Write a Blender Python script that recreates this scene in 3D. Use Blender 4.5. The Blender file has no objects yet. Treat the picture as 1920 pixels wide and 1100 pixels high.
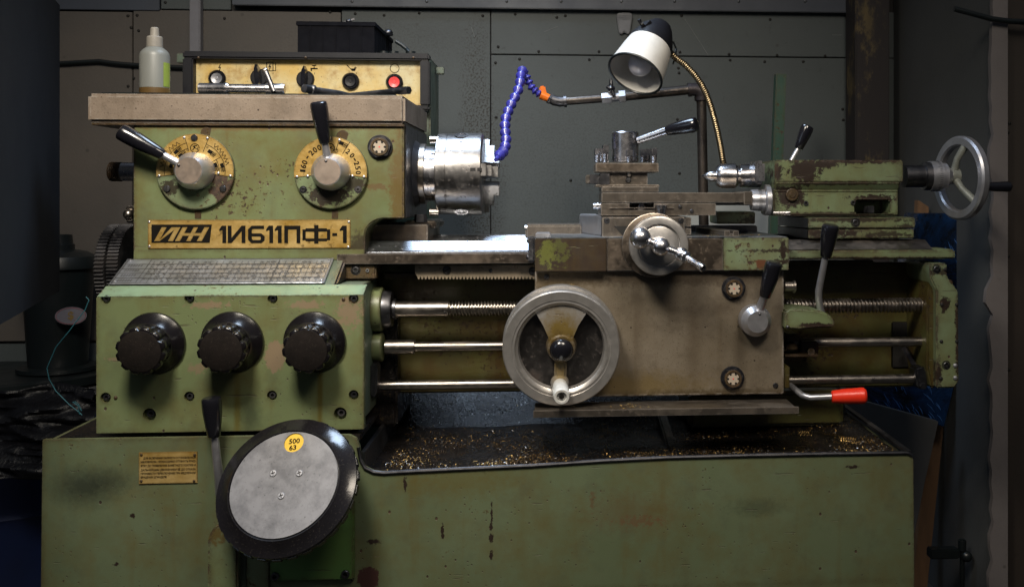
import bpy, bmesh, math, random
from mathutils import Vector, Matrix, Euler
R = math.radians
random.seed(7)
sc = bpy.context.scene
COL = sc.collection

# ------------------------------------------------------------------ camera
FPX, TH = 1900.0, R(4.0)
PPX, PPY = 1035 + FPX * math.tan(TH), 365.0
CAM = Vector((.075, -1.9, 1.06))
cd = bpy.data.cameras.new('camera')
cam = bpy.data.objects.new('camera', cd); COL.objects.link(cam)
cam.location = CAM; cam.rotation_euler = (R(90), 0, -TH)
cd.sensor_width = 36; cd.lens = 36 * FPX / 1920
cd.shift_x = (960 - PPX) / 1920; cd.shift_y = (PPY - 550) / 1920
cd.clip_start = .05; cd.clip_end = 60
sc.camera = cam

# ------------------------------------------------------------------ light
w = bpy.data.worlds.new('World'); sc.world = w; w.use_nodes = True
bg = w.node_tree.nodes['Background']; 
_t = w.node_tree.nodes.new('ShaderNodeTexCoord'); _s = w.node_tree.nodes.new('ShaderNodeSeparateXYZ'); _m = w.node_tree.nodes.new('ShaderNodeMapRange')
w.node_tree.links.new(_t.outputs['Generated'], _s.inputs[0]); w.node_tree.links.new(_s.outputs[2], _m.inputs[0]); w.node_tree.links.new(_m.outputs[0], bg.inputs[1])
for _i, _v in zip((1, 2, 3, 4), (-.2, .9, .010, .15)): _m.inputs[_i].default_value = _v
bg.inputs[0].default_value = (.50, .56, .68, 1)

def area(name, loc, target, size, power, col, sy=None, spread=None):
    l = bpy.data.lights.new(name, 'AREA'); l.energy = power; l.color = col
    l.size = size
    if sy: l.shape = 'RECTANGLE'; l.size_y = sy
    if spread: l.spread = R(spread)
    o = bpy.data.objects.new(name, l); COL.objects.link(o); o.location = loc
    o.rotation_euler = (Vector(target) - Vector(loc)).to_track_quat('-Z', 'Y').to_euler()
    return o
area('workshop_lamp_warm', (-.50, -1.05, 2.25), (-.42, .15, 1.0),   .40, 13.5, (1, .91, .77), spread=95)
area('workshop_lamp_cool', (-.12, .28, 2.25), (-.05, .30, .8), .62, 7.5, (.62, .78, 1), .42, spread=100)
area('unseen_side_light', (.55, -1.2, 2.1), (.30, .1, .9), .45, 4.0, (1, .88, .72), spread=95)  # unseen side light, power set to lift the right part
area('left_cool_light', (-1.7, -1.2, 1.7), (-.3, .3, .9), .9, .8, (.66, .80, 1), spread=100)  # unseen weak cool light from the left
area('added_fill_light', (.0, -2.0, 3.1), (-.1, .2, .9), 1.6, 4.5, (1, .93, .84), 1.0, spread=90)  # unseen light added above the camera for frontal fill and reflections
sc.view_settings.view_transform = 'Standard'; sc.view_settings.look = 'None'
sc.view_settings.exposure = 0; sc.view_settings.gamma = 1
sc.view_settings.use_curve_mapping = False
sc.render.engine = 'CYCLES'
sc.cycles.use_denoising = True
sc.cycles.max_bounces = 6

# ------------------------------------------------------------------ pixel/depth -> world
_r = Vector((math.cos(TH), -math.sin(TH), 0)); _w = Vector((math.sin(TH), math.cos(TH), 0))
def P(px, py, Y):
    d = _r * ((px - PPX) / FPX) + Vector((0, 0, 1)) * ((PPY - py) / FPX) + _w
    return CAM + d * ((Y - CAM.y) / d.y)
def X(px, Y, py=500): return P(px, py, Y).x
def Z(py, Y, px=900): return P(px, py, Y).z
def mm(px, Y): return abs(P(px + 1, 500, Y).x - P(px, 500, Y).x)      # metres in one photo pixel there

# ------------------------------------------------------------------ materials
def S(h, k=1.0):
    v = [int(h[i:i+2], 16) / 255 for i in (0, 2, 4)]
    v = [(c / 12.92 if c < .04045 else ((c + .055) / 1.055) ** 2.4) * k for c in v]
    return (*v, 1)
class G:
    def __init__(s, name):
        s.m = bpy.data.materials.new(name); s.m.use_nodes = True; s.nt = s.m.node_tree
        s.b = s.nt.nodes['Principled BSDF']
        s.pos = s.nt.nodes.new('ShaderNodeNewGeometry').outputs['Position']
        s.oi = None
    def n(s, t, **k):
        x = s.nt.nodes.new(t)
        for a, v in k.items(): setattr(x, a, v)
        return x
    def put(s, sock, v):
        if isinstance(v, bpy.types.NodeSocket): s.nt.links.new(v, sock)
        elif isinstance(v, (int, float)) and sock.type == 'RGBA': sock.default_value = (v, v, v, 1)
        else: sock.default_value = v
    def vec(s, sx=1, sy=1, sz=1, off=(0, 0, 0)):
        m = s.n('ShaderNodeMapping'); m.inputs['Scale'].default_value = (sx, sy, sz); m.inputs['Location'].default_value = off
        s.put(m.inputs[0], s.pos); return m.outputs[0]
    def noise(s, scale, det=4, ro=.55, v=None, dist=0):
        x = s.n('ShaderNodeTexNoise'); s.put(x.inputs['Vector'], v or s.pos)
        x.inputs['Scale'].default_value = scale; x.inputs['Detail'].default_value = det
        x.inputs['Roughness'].default_value = ro; x.inputs['Distortion'].default_value = dist
        return x.outputs['Fac']
    def vor(s, scale, v=None, feat='F1'):
        x = s.n('ShaderNodeTexVoronoi'); x.feature = feat; s.put(x.inputs['Vector'], v or s.pos)
        x.inputs['Scale'].default_value = scale; return x
    def math(s, op, a, b=0, clamp=False):
        x = s.n('ShaderNodeMath', operation=op); x.use_clamp = clamp
        s.put(x.inputs[0], a); s.put(x.inputs[1], b); return x.outputs[0]
    def step(s, f, a, b, lo=0., hi=1.):
        x = s.n('ShaderNodeMapRange'); s.put(x.inputs[0], f)
        for i, v in zip((1, 2, 3, 4), (a, b, lo, hi)): x.inputs[i].default_value = v
        return x.outputs[0]
    def mix(s, f, a, b):
        x = s.n('ShaderNodeMix', data_type='RGBA'); s.put(x.inputs[0], f); s.put(x.inputs[6], a); s.put(x.inputs[7], b)
        return x.outputs[2]
    def blob(s, c, rx, rz, k=.5, sc=30, soft=.08):
        m = s.n('ShaderNodeMapping'); m.vector_type = 'POINT'
        m.inputs['Scale'].default_value = (1 / rx, 0, 1 / rz); m.inputs['Location'].default_value = (-c[0] / rx, 0, -c[2] / rz)
        s.put(m.inputs[0], s.pos); l = s.n('ShaderNodeVectorMath', operation='LENGTH'); s.put(l.inputs[0], m.outputs[0])
        v = s.math('ADD', l.outputs['Value'], s.math('MULTIPLY', s.math('SUBTRACT', s.noise(sc * 2.2, 8, .78), .5), k * 7))
        return s.step(v, 1 + soft, 1 - soft)
    def edge(s, rad, lo=.004, hi=.10):
        bv = s.n('ShaderNodeBevel', samples=3); bv.inputs[0].default_value = rad
        ge = s.n('ShaderNodeNewGeometry')
        vm = s.n('ShaderNodeVectorMath', operation='DOT_PRODUCT')
        s.put(vm.inputs[0], bv.outputs[0]); s.put(vm.inputs[1], ge.outputs['Normal'])
        return s.step(s.math('SUBTRACT', 1, vm.outputs['Value']), lo, hi)
    def bump(s, h, dist=.001, st=1, prev=None):
        x = s.n('ShaderNodeBump'); x.inputs['Strength'].default_value = st; x.inputs['Distance'].default_value = dist
        s.put(x.inputs['Height'], h)
        if prev: s.put(x.inputs['Normal'], prev)
        return x.outputs[0]
    def out(s, col, rough=.5, metal=0, nrm=None, spec=None, coat=None):
        s.put(s.b.inputs['Base Color'], col); s.put(s.b.inputs['Roughness'], rough); s.put(s.b.inputs['Metallic'], metal)
        if nrm: s.put(s.b.inputs['Normal'], nrm)
        if spec is not None: s.b.inputs['Specular IOR Level'].default_value = spec
        if coat: s.b.inputs['Coat Weight'].default_value = coat
        return s.m

def paint(name, base, base2, grime=.5, chip=.67, rough=.42, wear=1., rust=((.026, .015, .009, 1), (.065, .036, .020, 1)), spots=.75, gcol=(.10, .065, .012, 1), cs=95, er=.0045, lw=.75, marks=()):
    g = G(name)
    big = g.noise(3.2, 4, .6); mid = g.noise(17, 5, .65); fine = g.noise(cs, 6, .68, dist=.3); low = g.noise(6.5, 3, .6, g.vec(off=(4, 2, 7)))
    col = g.mix(g.step(big, .35, .65), base, base2)
    # ochre oil grime in blotches and vertical runs
    st = g.noise(9, 6, .68, g.vec(1, 1, .9, (3, 1, 2)))
    run = g.noise(30, 4, .6, g.vec(1, 1, .09))
    gm = g.math('ADD', g.math('MULTIPLY', g.step(st, .44, .66), grime), g.math('MULTIPLY', g.step(run, .56, .72), grime * .55), True)
    col = g.mix(gm, col, gcol)
    col = g.mix(g.math('MULTIPLY', g.step(mid, .52, .8), .35), col, (.03, .028, .018, 1))
    # chips through to rusty iron
    v = g.math('ADD', fine, g.math('MULTIPLY', g.math('SUBTRACT', low, .5), lw))
    ch = g.step(v, chip, chip + .02)
    if wear:
        e = g.edge(er)
        e2 = g.math('MULTIPLY', e, g.step(g.noise(45, 5, .7, g.vec(off=(9, 9, 9))), .44, .54))
        ch = g.math('MAXIMUM', ch, g.math('MULTIPLY', e2, wear), True)
    eg = g.math('MULTIPLY', g.edge(.016, .0, .10), g.step(g.noise(28, 5, .7, g.vec(off=(1, 7, 3))), .36, .62))
    col = g.mix(g.math('MULTIPLY', eg, .8 if wear else .3), col, tuple(x * .45 for x in gcol[:3]) + (1,))
    for (px_, py_, Y_, rx_, rz_, c_, kk, so_, op_) in marks:
        q_ = P(px_, py_, Y_); u_ = mm(px_, Y_); col = g.mix(g.math('MULTIPLY', g.blob(q_, rx_ * u_, rz_ * u_, kk, 45, so_), op_), col, c_)
    vo = g.vor(58, g.vec(1, 1, .8)); vs = g.n('ShaderNodeSeparateColor'); g.put(vs.inputs[0], vo.outputs['Color'])
    dots = g.math('MULTIPLY', g.step(vo.outputs['Distance'], .16, .11), g.step(vs.outputs[0], spots, spots + .02))
    vo2 = g.vor(150); vs2 = g.n('ShaderNodeSeparateColor'); g.put(vs2.inputs[0], vo2.outputs['Color'])
    dots2 = g.math('MULTIPLY', g.step(vo2.outputs['Distance'], .26, .18), g.math('MULTIPLY', g.step(vs2.outputs[0], .82, .84), g.step(low, .46, .60)))
    scr = g.math('MULTIPLY', g.step(g.noise(120, 2, .5, g.vec(.12, 1, 1.3, (2, 4, 5))), .70, .73), .5)
    dots = g.math('MAXIMUM', dots, g.math('MAXIMUM', g.math('MULTIPLY', dots2, .7), scr), True)
    ch2 = g.math('MAXIMUM', ch, dots, True)
    rc = g.mix(g.step(g.noise(130, 3, .6), .4, .62), rust[0], rust[1])
    halo = g.math('MULTIPLY', g.step(v, chip - .05, chip), .55)
    col = g.mix(halo, col, gcol)
    col = g.mix(ch2, col, rc)
    rg = g.math('ADD', g.step(mid, .3, .7, rough - .08, rough + .12), g.math('MULTIPLY', ch2, .25), True)
    nb = g.bump(g.math('SUBTRACT', g.math('MULTIPLY', g.noise(420, 3, .6), .16), ch2), .0007, .9)
    return g.out(col, rg, 0, nb)

def hammer(name, base, base2, grime=.4, marks=()):
    g = G(name)
    f = g.noise(330, 4, .65); b = g.noise(5, 5, .65); m = g.noise(14, 5, .65, g.vec(off=(2, 5, 1)))
    col = g.mix(g.step(b, .35, .66), base, base2)
    col = g.mix(g.math('MULTIPLY', g.step(m, .48, .72), grime), col, (.035, .022, .012, 1))
    col = g.mix(g.math('MULTIPLY', g.step(g.noise(40, 4, .6, g.vec(1, 1, .07)), .55, .75), .35), col, (.07, .045, .02, 1))
    col = g.mix(g.step(f, .60, .70), col, (.05, .035, .022, 1))
    for (px_, py_, Y_, rx_, rz_, c_, kk, so_, op_) in marks:
        q_ = P(px_, py_, Y_); u_ = mm(px_, Y_); col = g.mix(g.math('MULTIPLY', g.blob(q_, rx_ * u_, rz_ * u_, kk, 45, so_), op_), col, c_)
    e = g.math('MULTIPLY', g.edge(.004), g.step(g.noise(50, 4, .6), .42, .55))
    col = g.mix(e, col, (.30, .27, .24, 1))
    vo = g.vor(60); vs = g.n('ShaderNodeSeparateColor'); g.put(vs.inputs[0], vo.outputs['Color'])
    dots = g.math('MULTIPLY', g.step(vo.outputs['Distance'], .13, .08), g.step(vs.outputs[0], .9, .92))
    col = g.mix(dots, col, (.02, .012, .008, 1))
    return g.out(col, g.step(m, .3, .7, .34, .5), .12, g.bump(f, .0006, .7))

def steel(name, base=(.42, .41, .42, 1), dirt=(.09, .055, .03, 1), amt=.5, rough=.3, specks=.5, grain=(1, 1, 1), thr=.5, edge=0., met=1.):
    g = G(name)
    b = g.noise(11, 6, .68); f = g.noise(120, 4, .65); l = g.noise(60, 4, .6, g.vec(*grain))
    m = g.math('MULTIPLY', g.step(b, thr, thr + .16), amt)
    sp = g.math('MULTIPLY', g.step(f, .60, .66), specks)
    d = g.math('MAXIMUM', m, sp, True)
    c0 = g.mix(g.step(l, .3, .7), tuple(x * .84 for x in base[:3]) + (1,), base)
    col = g.mix(d, c0, dirt)
    if edge:
        ee = g.math('MULTIPLY', g.edge(.0022), edge); col = g.mix(ee, col, (.62, .56, .50, 1)); d = g.math('MULTIPLY', d, g.math('SUBTRACT', 1, ee))  # brighter edges: worn metal, plus edge highlights put into the colour
    rg = g.math('ADD', g.step(l, .3, .7, rough - .03, rough + .05), g.math('MULTIPLY', d, .28), True)
    return g.out(col, rg, g.math('MULTIPLY', g.math('SUBTRACT', 1, g.math('MULTIPLY', d, .75)), met), g.bump(g.math('SUBTRACT', g.math('MULTIPLY', l, .25), g.math('MULTIPLY', sp, 1)), .0003, .5))

def plain(name, col, rough=.4, metal=0, var=.25, scale=20, bumpd=0., coat=None, dust=0.):
    g = G(name); n = g.noise(scale, 5, .65)
    c = g.mix(g.step(n, .35, .7), col, tuple(x * (1 - var) for x in col[:3]) + (1,))
    if dust: c = g.mix(g.math('MULTIPLY', g.step(g.noise(260, 3, .7), .58, .68), dust), c, (.16, .14, .11, 1))
    nb = g.bump(g.noise(scale * 12, 3, .6), .0006, bumpd) if bumpd else None
    return g.out(c, g.step(n, .3, .7, max(.03, rough - .06), rough + .1), metal, nb, coat=coat)

GRN, GRN2 = (.139, .170, .080, 1), (.106, .134, .060, 1)
M = {}
PRIM, RU, OI, RED = (.20,.14,.092,1), (.022,.014,.010,1), (.022,.027,.018,1), (.105, .042, .020, 1)
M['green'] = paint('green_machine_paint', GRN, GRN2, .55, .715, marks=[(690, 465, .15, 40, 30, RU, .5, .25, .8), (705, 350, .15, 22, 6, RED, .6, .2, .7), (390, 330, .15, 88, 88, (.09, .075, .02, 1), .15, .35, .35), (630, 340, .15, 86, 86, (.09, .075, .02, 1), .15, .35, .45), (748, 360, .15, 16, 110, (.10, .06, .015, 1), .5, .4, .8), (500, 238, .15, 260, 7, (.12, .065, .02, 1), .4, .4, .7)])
M['green_clean'] = paint('green_gearbox_paint', GRN, GRN2, .42, .80, wear=.6, spots=.93, marks=[(516, 668, .02, 19, 30, PRIM, .22, .05, .85), (575, 571, .02, 30, 7, PRIM, .8, .05, .8), (392, 572, .02, 34, 6, PRIM, .8, .05, .8), (655, 585, .02, 22, 26, PRIM, 1.0, .04, .8), (370, 690, .02, 14, 9, PRIM, 1.0, .04, .7), (225, 672, .02, 26, 4, PRIM, .6, .04, .6), (445, 770, .02, 6, 60, (.09, .07, .01, 1), .2, .5, .7), (600, 745, .02, 5, 75, (.09, .07, .01, 1), .15, .5, .8), (470, 780, .02, 16, 32, OI, .25, .6, .6)])
M['green_base'] = paint('green_cabinet_paint', (.114, .142, .080, 1), (.090, .114, .060, 1), .45, .745, wear=.6, spots=.90, marks=[(160, 912, 0, 52, 30, OI, .22, .7, .85), (210, 900, 0, 32, 16, OI, .3, .8, .5), (1175, 960, 0, 70, 32, (.10, .05, .02, 1), .6, .5, .3), (690, 1085, 0, 20, 24, (.05, .022, .018, 1), .3, .04, 1), (860, 900, 0, 90, 26, (.10, .075, .015, 1), .5, .6, .5), (1420, 950, 0, 40, 14, OI, .5, .6, .4), (830, 995, 0, 3, 14, RU, .8, .05, 1), (921, 985, 0, 3, 9, RU, .9, .05, 1), (920, 1007, 0, 4, 8, RU, .9, .05, 1), (922, 960, 0, 2, 16, RU, .9, .05, 1), (921, 1040, 0, 3, 8, RU, .9, .05, 1), (700, 1015, 0, 14, 4, RU, .9, .05, 1), (760, 905, 0, 3, 16, RU, .9, .05, 1), (250, 968, 0, 4, 6, RU, .9, .05, 1), (218, 1058, 0, 4, 4, RU, .9, .05, 1), (1600, 875, 0, 12, 3, RU, .9, .05, 1), (1110, 940, 0, 4, 16, (.10, .045, .02, 1), 1.2, .2, .5), (1200, 975, 0, 34, 8, (.12, .05, .025, 1), 1.3, .3, .45)])
M['green_worn'] = paint('green_worn_paint', (.155, .200, .122, 1), (.135, .170, .080, 1), .45, .70, rough=.38, cs=42, er=.009, spots=.84, lw=1.0, wear=1., marks=[(1508, 322, .235, 28, 26, RU, .75, .04, 1), (1460, 325, .235, 8, 18, RU, .8, .04, 1), (1600, 303, .235, 90, 4, RU, .7, .05, 1), (1570, 344, .24, 110, 3, RU, .9, .05, .9), (1640, 372, .25, 40, 6, RU, .8, .05, 1), (1560, 402, .25, 110, 4, RU, .8, .05, .9), (1600, 412, .2, 110, 4, RU, .9, .05, .9), (1650, 440, .2, 50, 5, RU, .9, .05, .9), (1700, 425, .2, 16, 5, RU, .9, .05, .9), (1600, 486, .165, 190, 4, RU, .8, .05, .9), (1765, 510, .145, 14, 6, RU, .9, .05, .9), (1795, 640, .145, 4, 70, RU, .9, .05, 1), (1760, 700, .145, 6, 22, RU, .9, .05, 1), (1490, 470, .108, 100, 3, RU, .9, .05, .9), (1468, 470, .108, 5, 26, RU, .9, .05, 1), (405, 1000, -.02, 20, 16, (.10,.07,.02,1), .8, .2, .9), (1545, 308, .235, 40, 7, RU, .6, .05, 1), (1430, 495, .11, 14, 10, RED, .4, .04, 1), (615, 366, .14, 38, 18, RU, .55, .05, .95), (665, 345, .14, 22, 16, RU, .7, .05, .9), (318, 352, .14, 16, 14, RU, .6, .05, .9), (1485, 368, .24, 26, 22, RU, .5, .1, 1), (1560, 437, .2, 60, 9, RU, .8, .05, 1), (1772, 572, .145, 9, 14, RU, .4, .05, 1), (1530, 610, .095, 34, 5, RU, .5, .1, 1), (1448, 415, .2, 30, 9, RU, .6, .05, .9)])
M['green_bed'] = paint('green_bed_grimy', (.085, .092, .028, 1), (.062, .056, .018, 1), .9, .66, wear=.4, rough=.35, gcol=(.05, .028, .006, 1), rust=((.02, .012, .006, 1), (.04, .022, .01, 1)))
M['green_bright'] = paint('green_plate_paint', (.085, .190, .052, 1), (.075, .16, .045, 1), .2, .80, wear=.8, spots=.96)
M['green_side'] = paint('green_cabinet_side', (.085, .12, .09, 1), (.07, .10, .075, 1), .15, .8, wear=.3)
M['taupe'] = hammer('taupe_hammered_paint', (.235, .188, .150, 1), (.175, .135, .102, 1), .45)
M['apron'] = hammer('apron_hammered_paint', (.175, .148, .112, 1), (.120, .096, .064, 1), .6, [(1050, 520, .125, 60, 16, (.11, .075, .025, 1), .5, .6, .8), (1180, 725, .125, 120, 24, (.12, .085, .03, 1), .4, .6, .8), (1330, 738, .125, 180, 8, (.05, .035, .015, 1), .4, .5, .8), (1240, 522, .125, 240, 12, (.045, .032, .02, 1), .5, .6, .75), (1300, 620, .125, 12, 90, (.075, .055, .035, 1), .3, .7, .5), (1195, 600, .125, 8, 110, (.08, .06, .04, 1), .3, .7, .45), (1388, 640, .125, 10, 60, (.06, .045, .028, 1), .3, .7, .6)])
M['rusty'] = paint('rusty_brown_iron', (.055, .036, .022, 1), (.035, .022, .014, 1), .3, .62, rust=((.022, .012, .008, 1), (.10, .055, .025, 1)), rough=.35, spots=.6)
M['rusty_green'] = paint('rusty_iron_green_traces', (.040, .026, .016, 1), (.022, .014, .010, 1), .3, .74, wear=0, marks=[(1026, 476, .104, 17, 22, (.105, .115, .025, 1), .7, .06, .9), (1050, 470, .104, 12, 22, (.07, .075, .02, 1), 1.2, .06, .8)], rust=((.16, .17, .03, 1), (.10, .10, .02, 1)), rough=.4, spots=.95)
M['steel'] = steel('bright_steel', (.56, .55, .57, 1), amt=.12, rough=.26, specks=.12, thr=.54)
M['turned'] = steel('turned_steel', (.50, .49, .50, 1), amt=0, rough=.24, specks=0)
M['chuck'] = steel('chuck_steel', (.28, .27, .265, 1), (.045, .03, .02, 1), .4, .33, .7, thr=.54)
M['way'] = steel('ground_way_steel', (.42, .44, .48, 1), (.06, .04, .02, 1), .35, .28, .5, (.1, 1, 1), thr=.56)
M['brown_steel'] = steel('oil_browned_steel', (.24, .195, .155, 1), (.035, .023, .014, 1), .6, .34, .65, thr=.47, edge=.8)
M['slide'] = steel('slide_steel', (.25, .215, .18, 1), (.035, .025, .016, 1), .5, .32, .65, thr=.50, edge=.9, met=.9)
M['rod'] = steel('rod_steel', (.36, .325, .29, 1), (.05, .03, .016, 1), .35, .30, .35, thr=.52)
M['dark_steel'] = steel('dark_oily_steel', (.12, .12, .13, 1), (.03, .02, .013, 1), .5, .36, .5)
M['alu'] = steel('satin_aluminium', (.50, .50, .53, 1), (.16, .10, .06, 1), .10, .34, .08, thr=.56, met=.80)
M['hubface'] = steel('hub_face_steel', (.40, .33, .28, 1), (.14, .08, .04, 1), .35, .5, .15)
M['wheel'] = steel('wheel_rim_steel', (.52, .50, .48, 1), (.12, .08, .05, 1), .12, .33, .12, thr=.56, met=.78)
M['spokem'] = paint('greasy_wheel_spoke', (.22, .215, .21, 1), (.15, .14, .13, 1), .35, .78, wear=0, rough=.36, gcol=(.10, .065, .02, 1), marks=[(1052, 628, .05, 34, 42, (.12, .080, .014, 1), .25, .5, .95), (1050, 690, .05, 14, 30, (.16, .105, .02, 1), .25, .5, .8), (1052, 650, .05, 30, 22, (.05, .030, .008, 1), .4, .4, .8)])
M['web'] = steel('wheel_web_iron', (.13, .12, .115, 1), (.05, .022, .012, 1), .6, .40, .35, thr=.53)
M['spoke'] = paint('oily_spoke', (.19, .17, .13, 1), (.17, .12, .04, 1), .8, .80, wear=0, gcol=(.15, .085, .012, 1), rough=.36)
M['chrome'] = plain('polished_chrome', (.78, .77, .80, 1), .24, 1, .1)
M['bronze'] = plain('worn_bronze_pipe', (.10, .085, .075, 1), .36, .8, .5, 60, .4, dust=.3)
M['flex'] = plain('flexible_conduit_brass', (.36, .28, .17, 1), .3, 1, .4, 60)
M['cast'] = plain('grey_cast_spoke', (.22, .23, .20, 1), .4, .2, .4, 40, .4)
M['black'] = plain('black_bakelite', (.008, .008, .011, 1), .17, 0, .2, 30, .15, coat=.4)
M['knob'] = plain('black_dusty_knob', (.007, .006, .007, 1), .20, 0, .3, 50, .12, dust=.02)
M['knobface'] = plain('worn_knob_face', (.010, .007, .006, 1), .8, 0, .5, 40, .8, dust=.08); M['knobface'].node_tree.nodes['Principled BSDF'].inputs['Specular IOR Level'].default_value = .2
M['blackmetal'] = plain('black_enamel', (.008, .008, .011, 1), .46, 0, .3, 30, .2, dust=.05)
M['blackmetal'].node_tree.nodes['Principled BSDF'].inputs['Specular IOR Level'].default_value = .28
M['dark'] = plain('dark_recess', (.006, .005, .004, 1), .7)
M['ink'] = plain('black_ink', (.008, .007, .006, 1), .85, 0, .3, 80)
M['ink'].node_tree.nodes['Principled BSDF'].inputs['Specular IOR Level'].default_value = .1
M['white'] = plain('white_plastic', (.62, .62, .60, 1), .35, 0, .3, 60, dust=.2)
M['ivory'] = plain('ivory_enamel', (.64, .62, .58, 1), .30, 0, .2, 14, dust=.1)
M['sight'] = plain('sight_white', (.40, .34, .27, 1), .4, 0, .1)
M['red'] = plain('red_plastic', (.80, .035, .012, 1), .33, 0, .15, 30)
M['redb'] = plain('red_button', (.75, .07, .07, 1), .3, 0, .15, 60)
M['blue'] = plain('blue_hose_plastic', (.034, .034, .27, 1), .28, 0, .4, 60, coat=.2, dust=.15)
M['orange'] = plain('orange_plastic', (.75, .16, .01, 1), .3, 0, .3, 60)
M['wheelrim'] = plain('glossy_black_rim', (.012, .011, .013, 1), .15, 0, .5, 14, .15, dust=.12)
g = G('brass_plate'); n1 = g.noise(16, 5, .65); n2 = g.noise(90, 4, .6)
c = g.mix(g.step(n1, .35, .65), (.70, .50, .20, 1), (.42, .25, .05, 1)); c = g.mix(g.step(n2, .62, .70, 0, .6), c, (.08, .045, .015, 1))
e = g.math('MULTIPLY', g.edge(.004, .004, .06), .8); c = g.mix(e, c, (.10, .055, .02, 1))
M['brass'] = g.out(c, .36, .55, g.bump(g.noise(70, 3, .5), .0018, .7))
g = G('yellow_panel'); n1 = g.noise(9, 5, .6); n2 = g.noise(30, 5, .65)
c = g.mix(g.step(n1, .36, .62), (.55, .38, .11, 1), (.56, .50, .30, 1)); c = g.mix(g.step(n2, .48, .68, 0, .75), c, (.30, .16, .03, 1))
c = g.mix(g.step(g.noise(160, 3, .6), .64, .70, 0, .6), c, (.06, .04, .01, 1))
M['panel'] = g.out(c, .45, .0, g.bump(g.noise(60, 3, .5), .001, .4))
g = G('chart_plate'); n1 = g.noise(20, 5, .65)
c = g.mix(g.step(n1, .35, .65), (.30, .32, .36, 1), (.20, .205, .21, 1)); c = g.mix(g.step(g.noise(110, 4, .7), .60, .70, 0, .5), c, (.05, .04, .03, 1))
M['chart'] = g.out(c, .33, .6, g.bump(g.noise(40, 3, .5), .0015, .7))
g = G('grey_dial_plate'); n1 = g.noise(26, 6, .7)
c = g.mix(g.step(n1, .42, .66), (.20, .20, .214, 1), (.115, .115, .125, 1)); c = g.mix(g.step(g.noise(200, 4, .7), .62, .68, 0, .8), c, (.05, .05, .05, 1))
M['greyplate'] = g.out(c, .42, .25, g.bump(g.noise(300, 3, .6), .0003, .4))
g = G('oily_tray'); n1 = g.noise(14, 6, .7); n2 = g.noise(160, 4, .7)
c = g.mix(g.step(n1, .35, .65), (.006, .006, .007, 1), (.014, .011, .010, 1)); c = g.mix(g.step(n2, .58, .68, 0, .7), c, (.10, .07, .03, 1))
M['tray'] = g.out(c, g.step(n1, .3, .7, .18, .42), .25, g.bump(g.math('ADD', n2, g.math('MULTIPLY', n1, 2)), .002, .8))
def wallmat(name, a, b, spots=.3):
    g = G(name); n1 = g.noise(1.6, 5, .6); n2 = g.noise(7, 5, .65); n3 = g.noise(38, 4, .65)
    c = g.mix(g.step(n1, .35, .65), a, b); c = g.mix(g.step(n2, .5, .75, 0, .35), c, tuple(x * .6 for x in a[:3]) + (1,))
    c = g.mix(g.step(n3, .62, .72, 0, spots), c, tuple(x * .45 for x in a[:3]) + (1,))
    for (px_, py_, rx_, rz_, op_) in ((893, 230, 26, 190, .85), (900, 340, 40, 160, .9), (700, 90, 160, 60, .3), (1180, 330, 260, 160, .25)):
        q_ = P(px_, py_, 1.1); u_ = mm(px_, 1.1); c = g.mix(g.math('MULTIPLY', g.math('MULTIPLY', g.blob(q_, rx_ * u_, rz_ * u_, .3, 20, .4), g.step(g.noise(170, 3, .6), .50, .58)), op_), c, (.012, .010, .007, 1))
    vo = g.vor(16); vs = g.n('ShaderNodeSeparateColor'); g.put(vs.inputs[0], vo.outputs['Color'])
    dt = g.math('MULTIPLY', g.step(vo.outputs['Distance'], .10, .05), g.step(vs.outputs[0], .8, .82))
    c = g.mix(g.math('MULTIPLY', dt, .5), c, (.02, .018, .015, 1))
    return g.out(c, .62, 0, g.bump(g.noise(120, 4, .6), .0008, .5))
M['wall'] = wallmat('painted_wall_board', (.058, .070, .072, 1), (.048, .058, .060, 1), .5)
M['wallwarm'] = wallmat('beige_wall_board', (.088, .074, .062, 1), (.064, .058, .052, 1), .15)
M['walldark'] = wallmat('brown_wall_board', (.030, .021, .016, 1), (.024, .019, .015, 1))
M['wallside'] = wallmat('grey_side_board', (.070, .074, .076, 1), (.055, .058, .058, 1), .15)
M['plaster'] = wallmat('broken_plaster_edge', (.16, .145, .145, 1), (.11, .10, .10, 1))
M['trim'] = plain('slate_trim', (.040, .048, .066, 1), .5, 0, .2, 6)
M['cabinet'] = plain('dark_grey_door', (.022, .026, .034, 1), .85, 0, .12, 4); M['cabinet'].node_tree.nodes['Principled BSDF'].inputs['Specular IOR Level'].default_value = .15
M['crate'] = plain('black_crate_plastic', (.005, .005, .007, 1), .8, 0, .3, 30, .2); M['crate'].node_tree.nodes['Principled BSDF'].inputs['Specular IOR Level'].default_value = .08
M['film'] = None
def woodmat(name, a, b, blk):
    g = G(name); n1 = g.noise(30, 5, .6, g.vec(1, 1, .12)); n2 = g.noise(9, 6, .75, g.vec(1, 1, .5))
    c = g.mix(g.step(n1, .35, .65), a, b); c = g.mix(g.step(n2, blk, blk + .1), c, (.012, .009, .010, 1))
    return g.out(c, .7, 0, g.bump(n1, .001, .6))
M['post'] = woodmat('tarred_wood', (.11, .078, .03, 1), (.05, .038, .018, 1), .36)
M['wood'] = woodmat('raw_plank', (.16, .085, .04, 1), (.10, .055, .028, 1), .75)
def film(name, a, b, ro=.2):
    g = G(name); n1 = g.noise(9, 5, .7, g.vec(1, 1, 1), 1.5); n2 = g.noise(45, 4, .65, g.vec(1, 1, .25), 1)
    c = g.mix(g.step(n1, .4, .62), a, b)
    return g.out(c, ro, 0, g.bump(g.math('ADD', n1, g.math('MULTIPLY', n2, .5)), .006, .9))
M['bluefilm'] = film('blue_stretch_film', (.004, .007, .014, 1), (.006, .026, .085, 1), .12)
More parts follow.
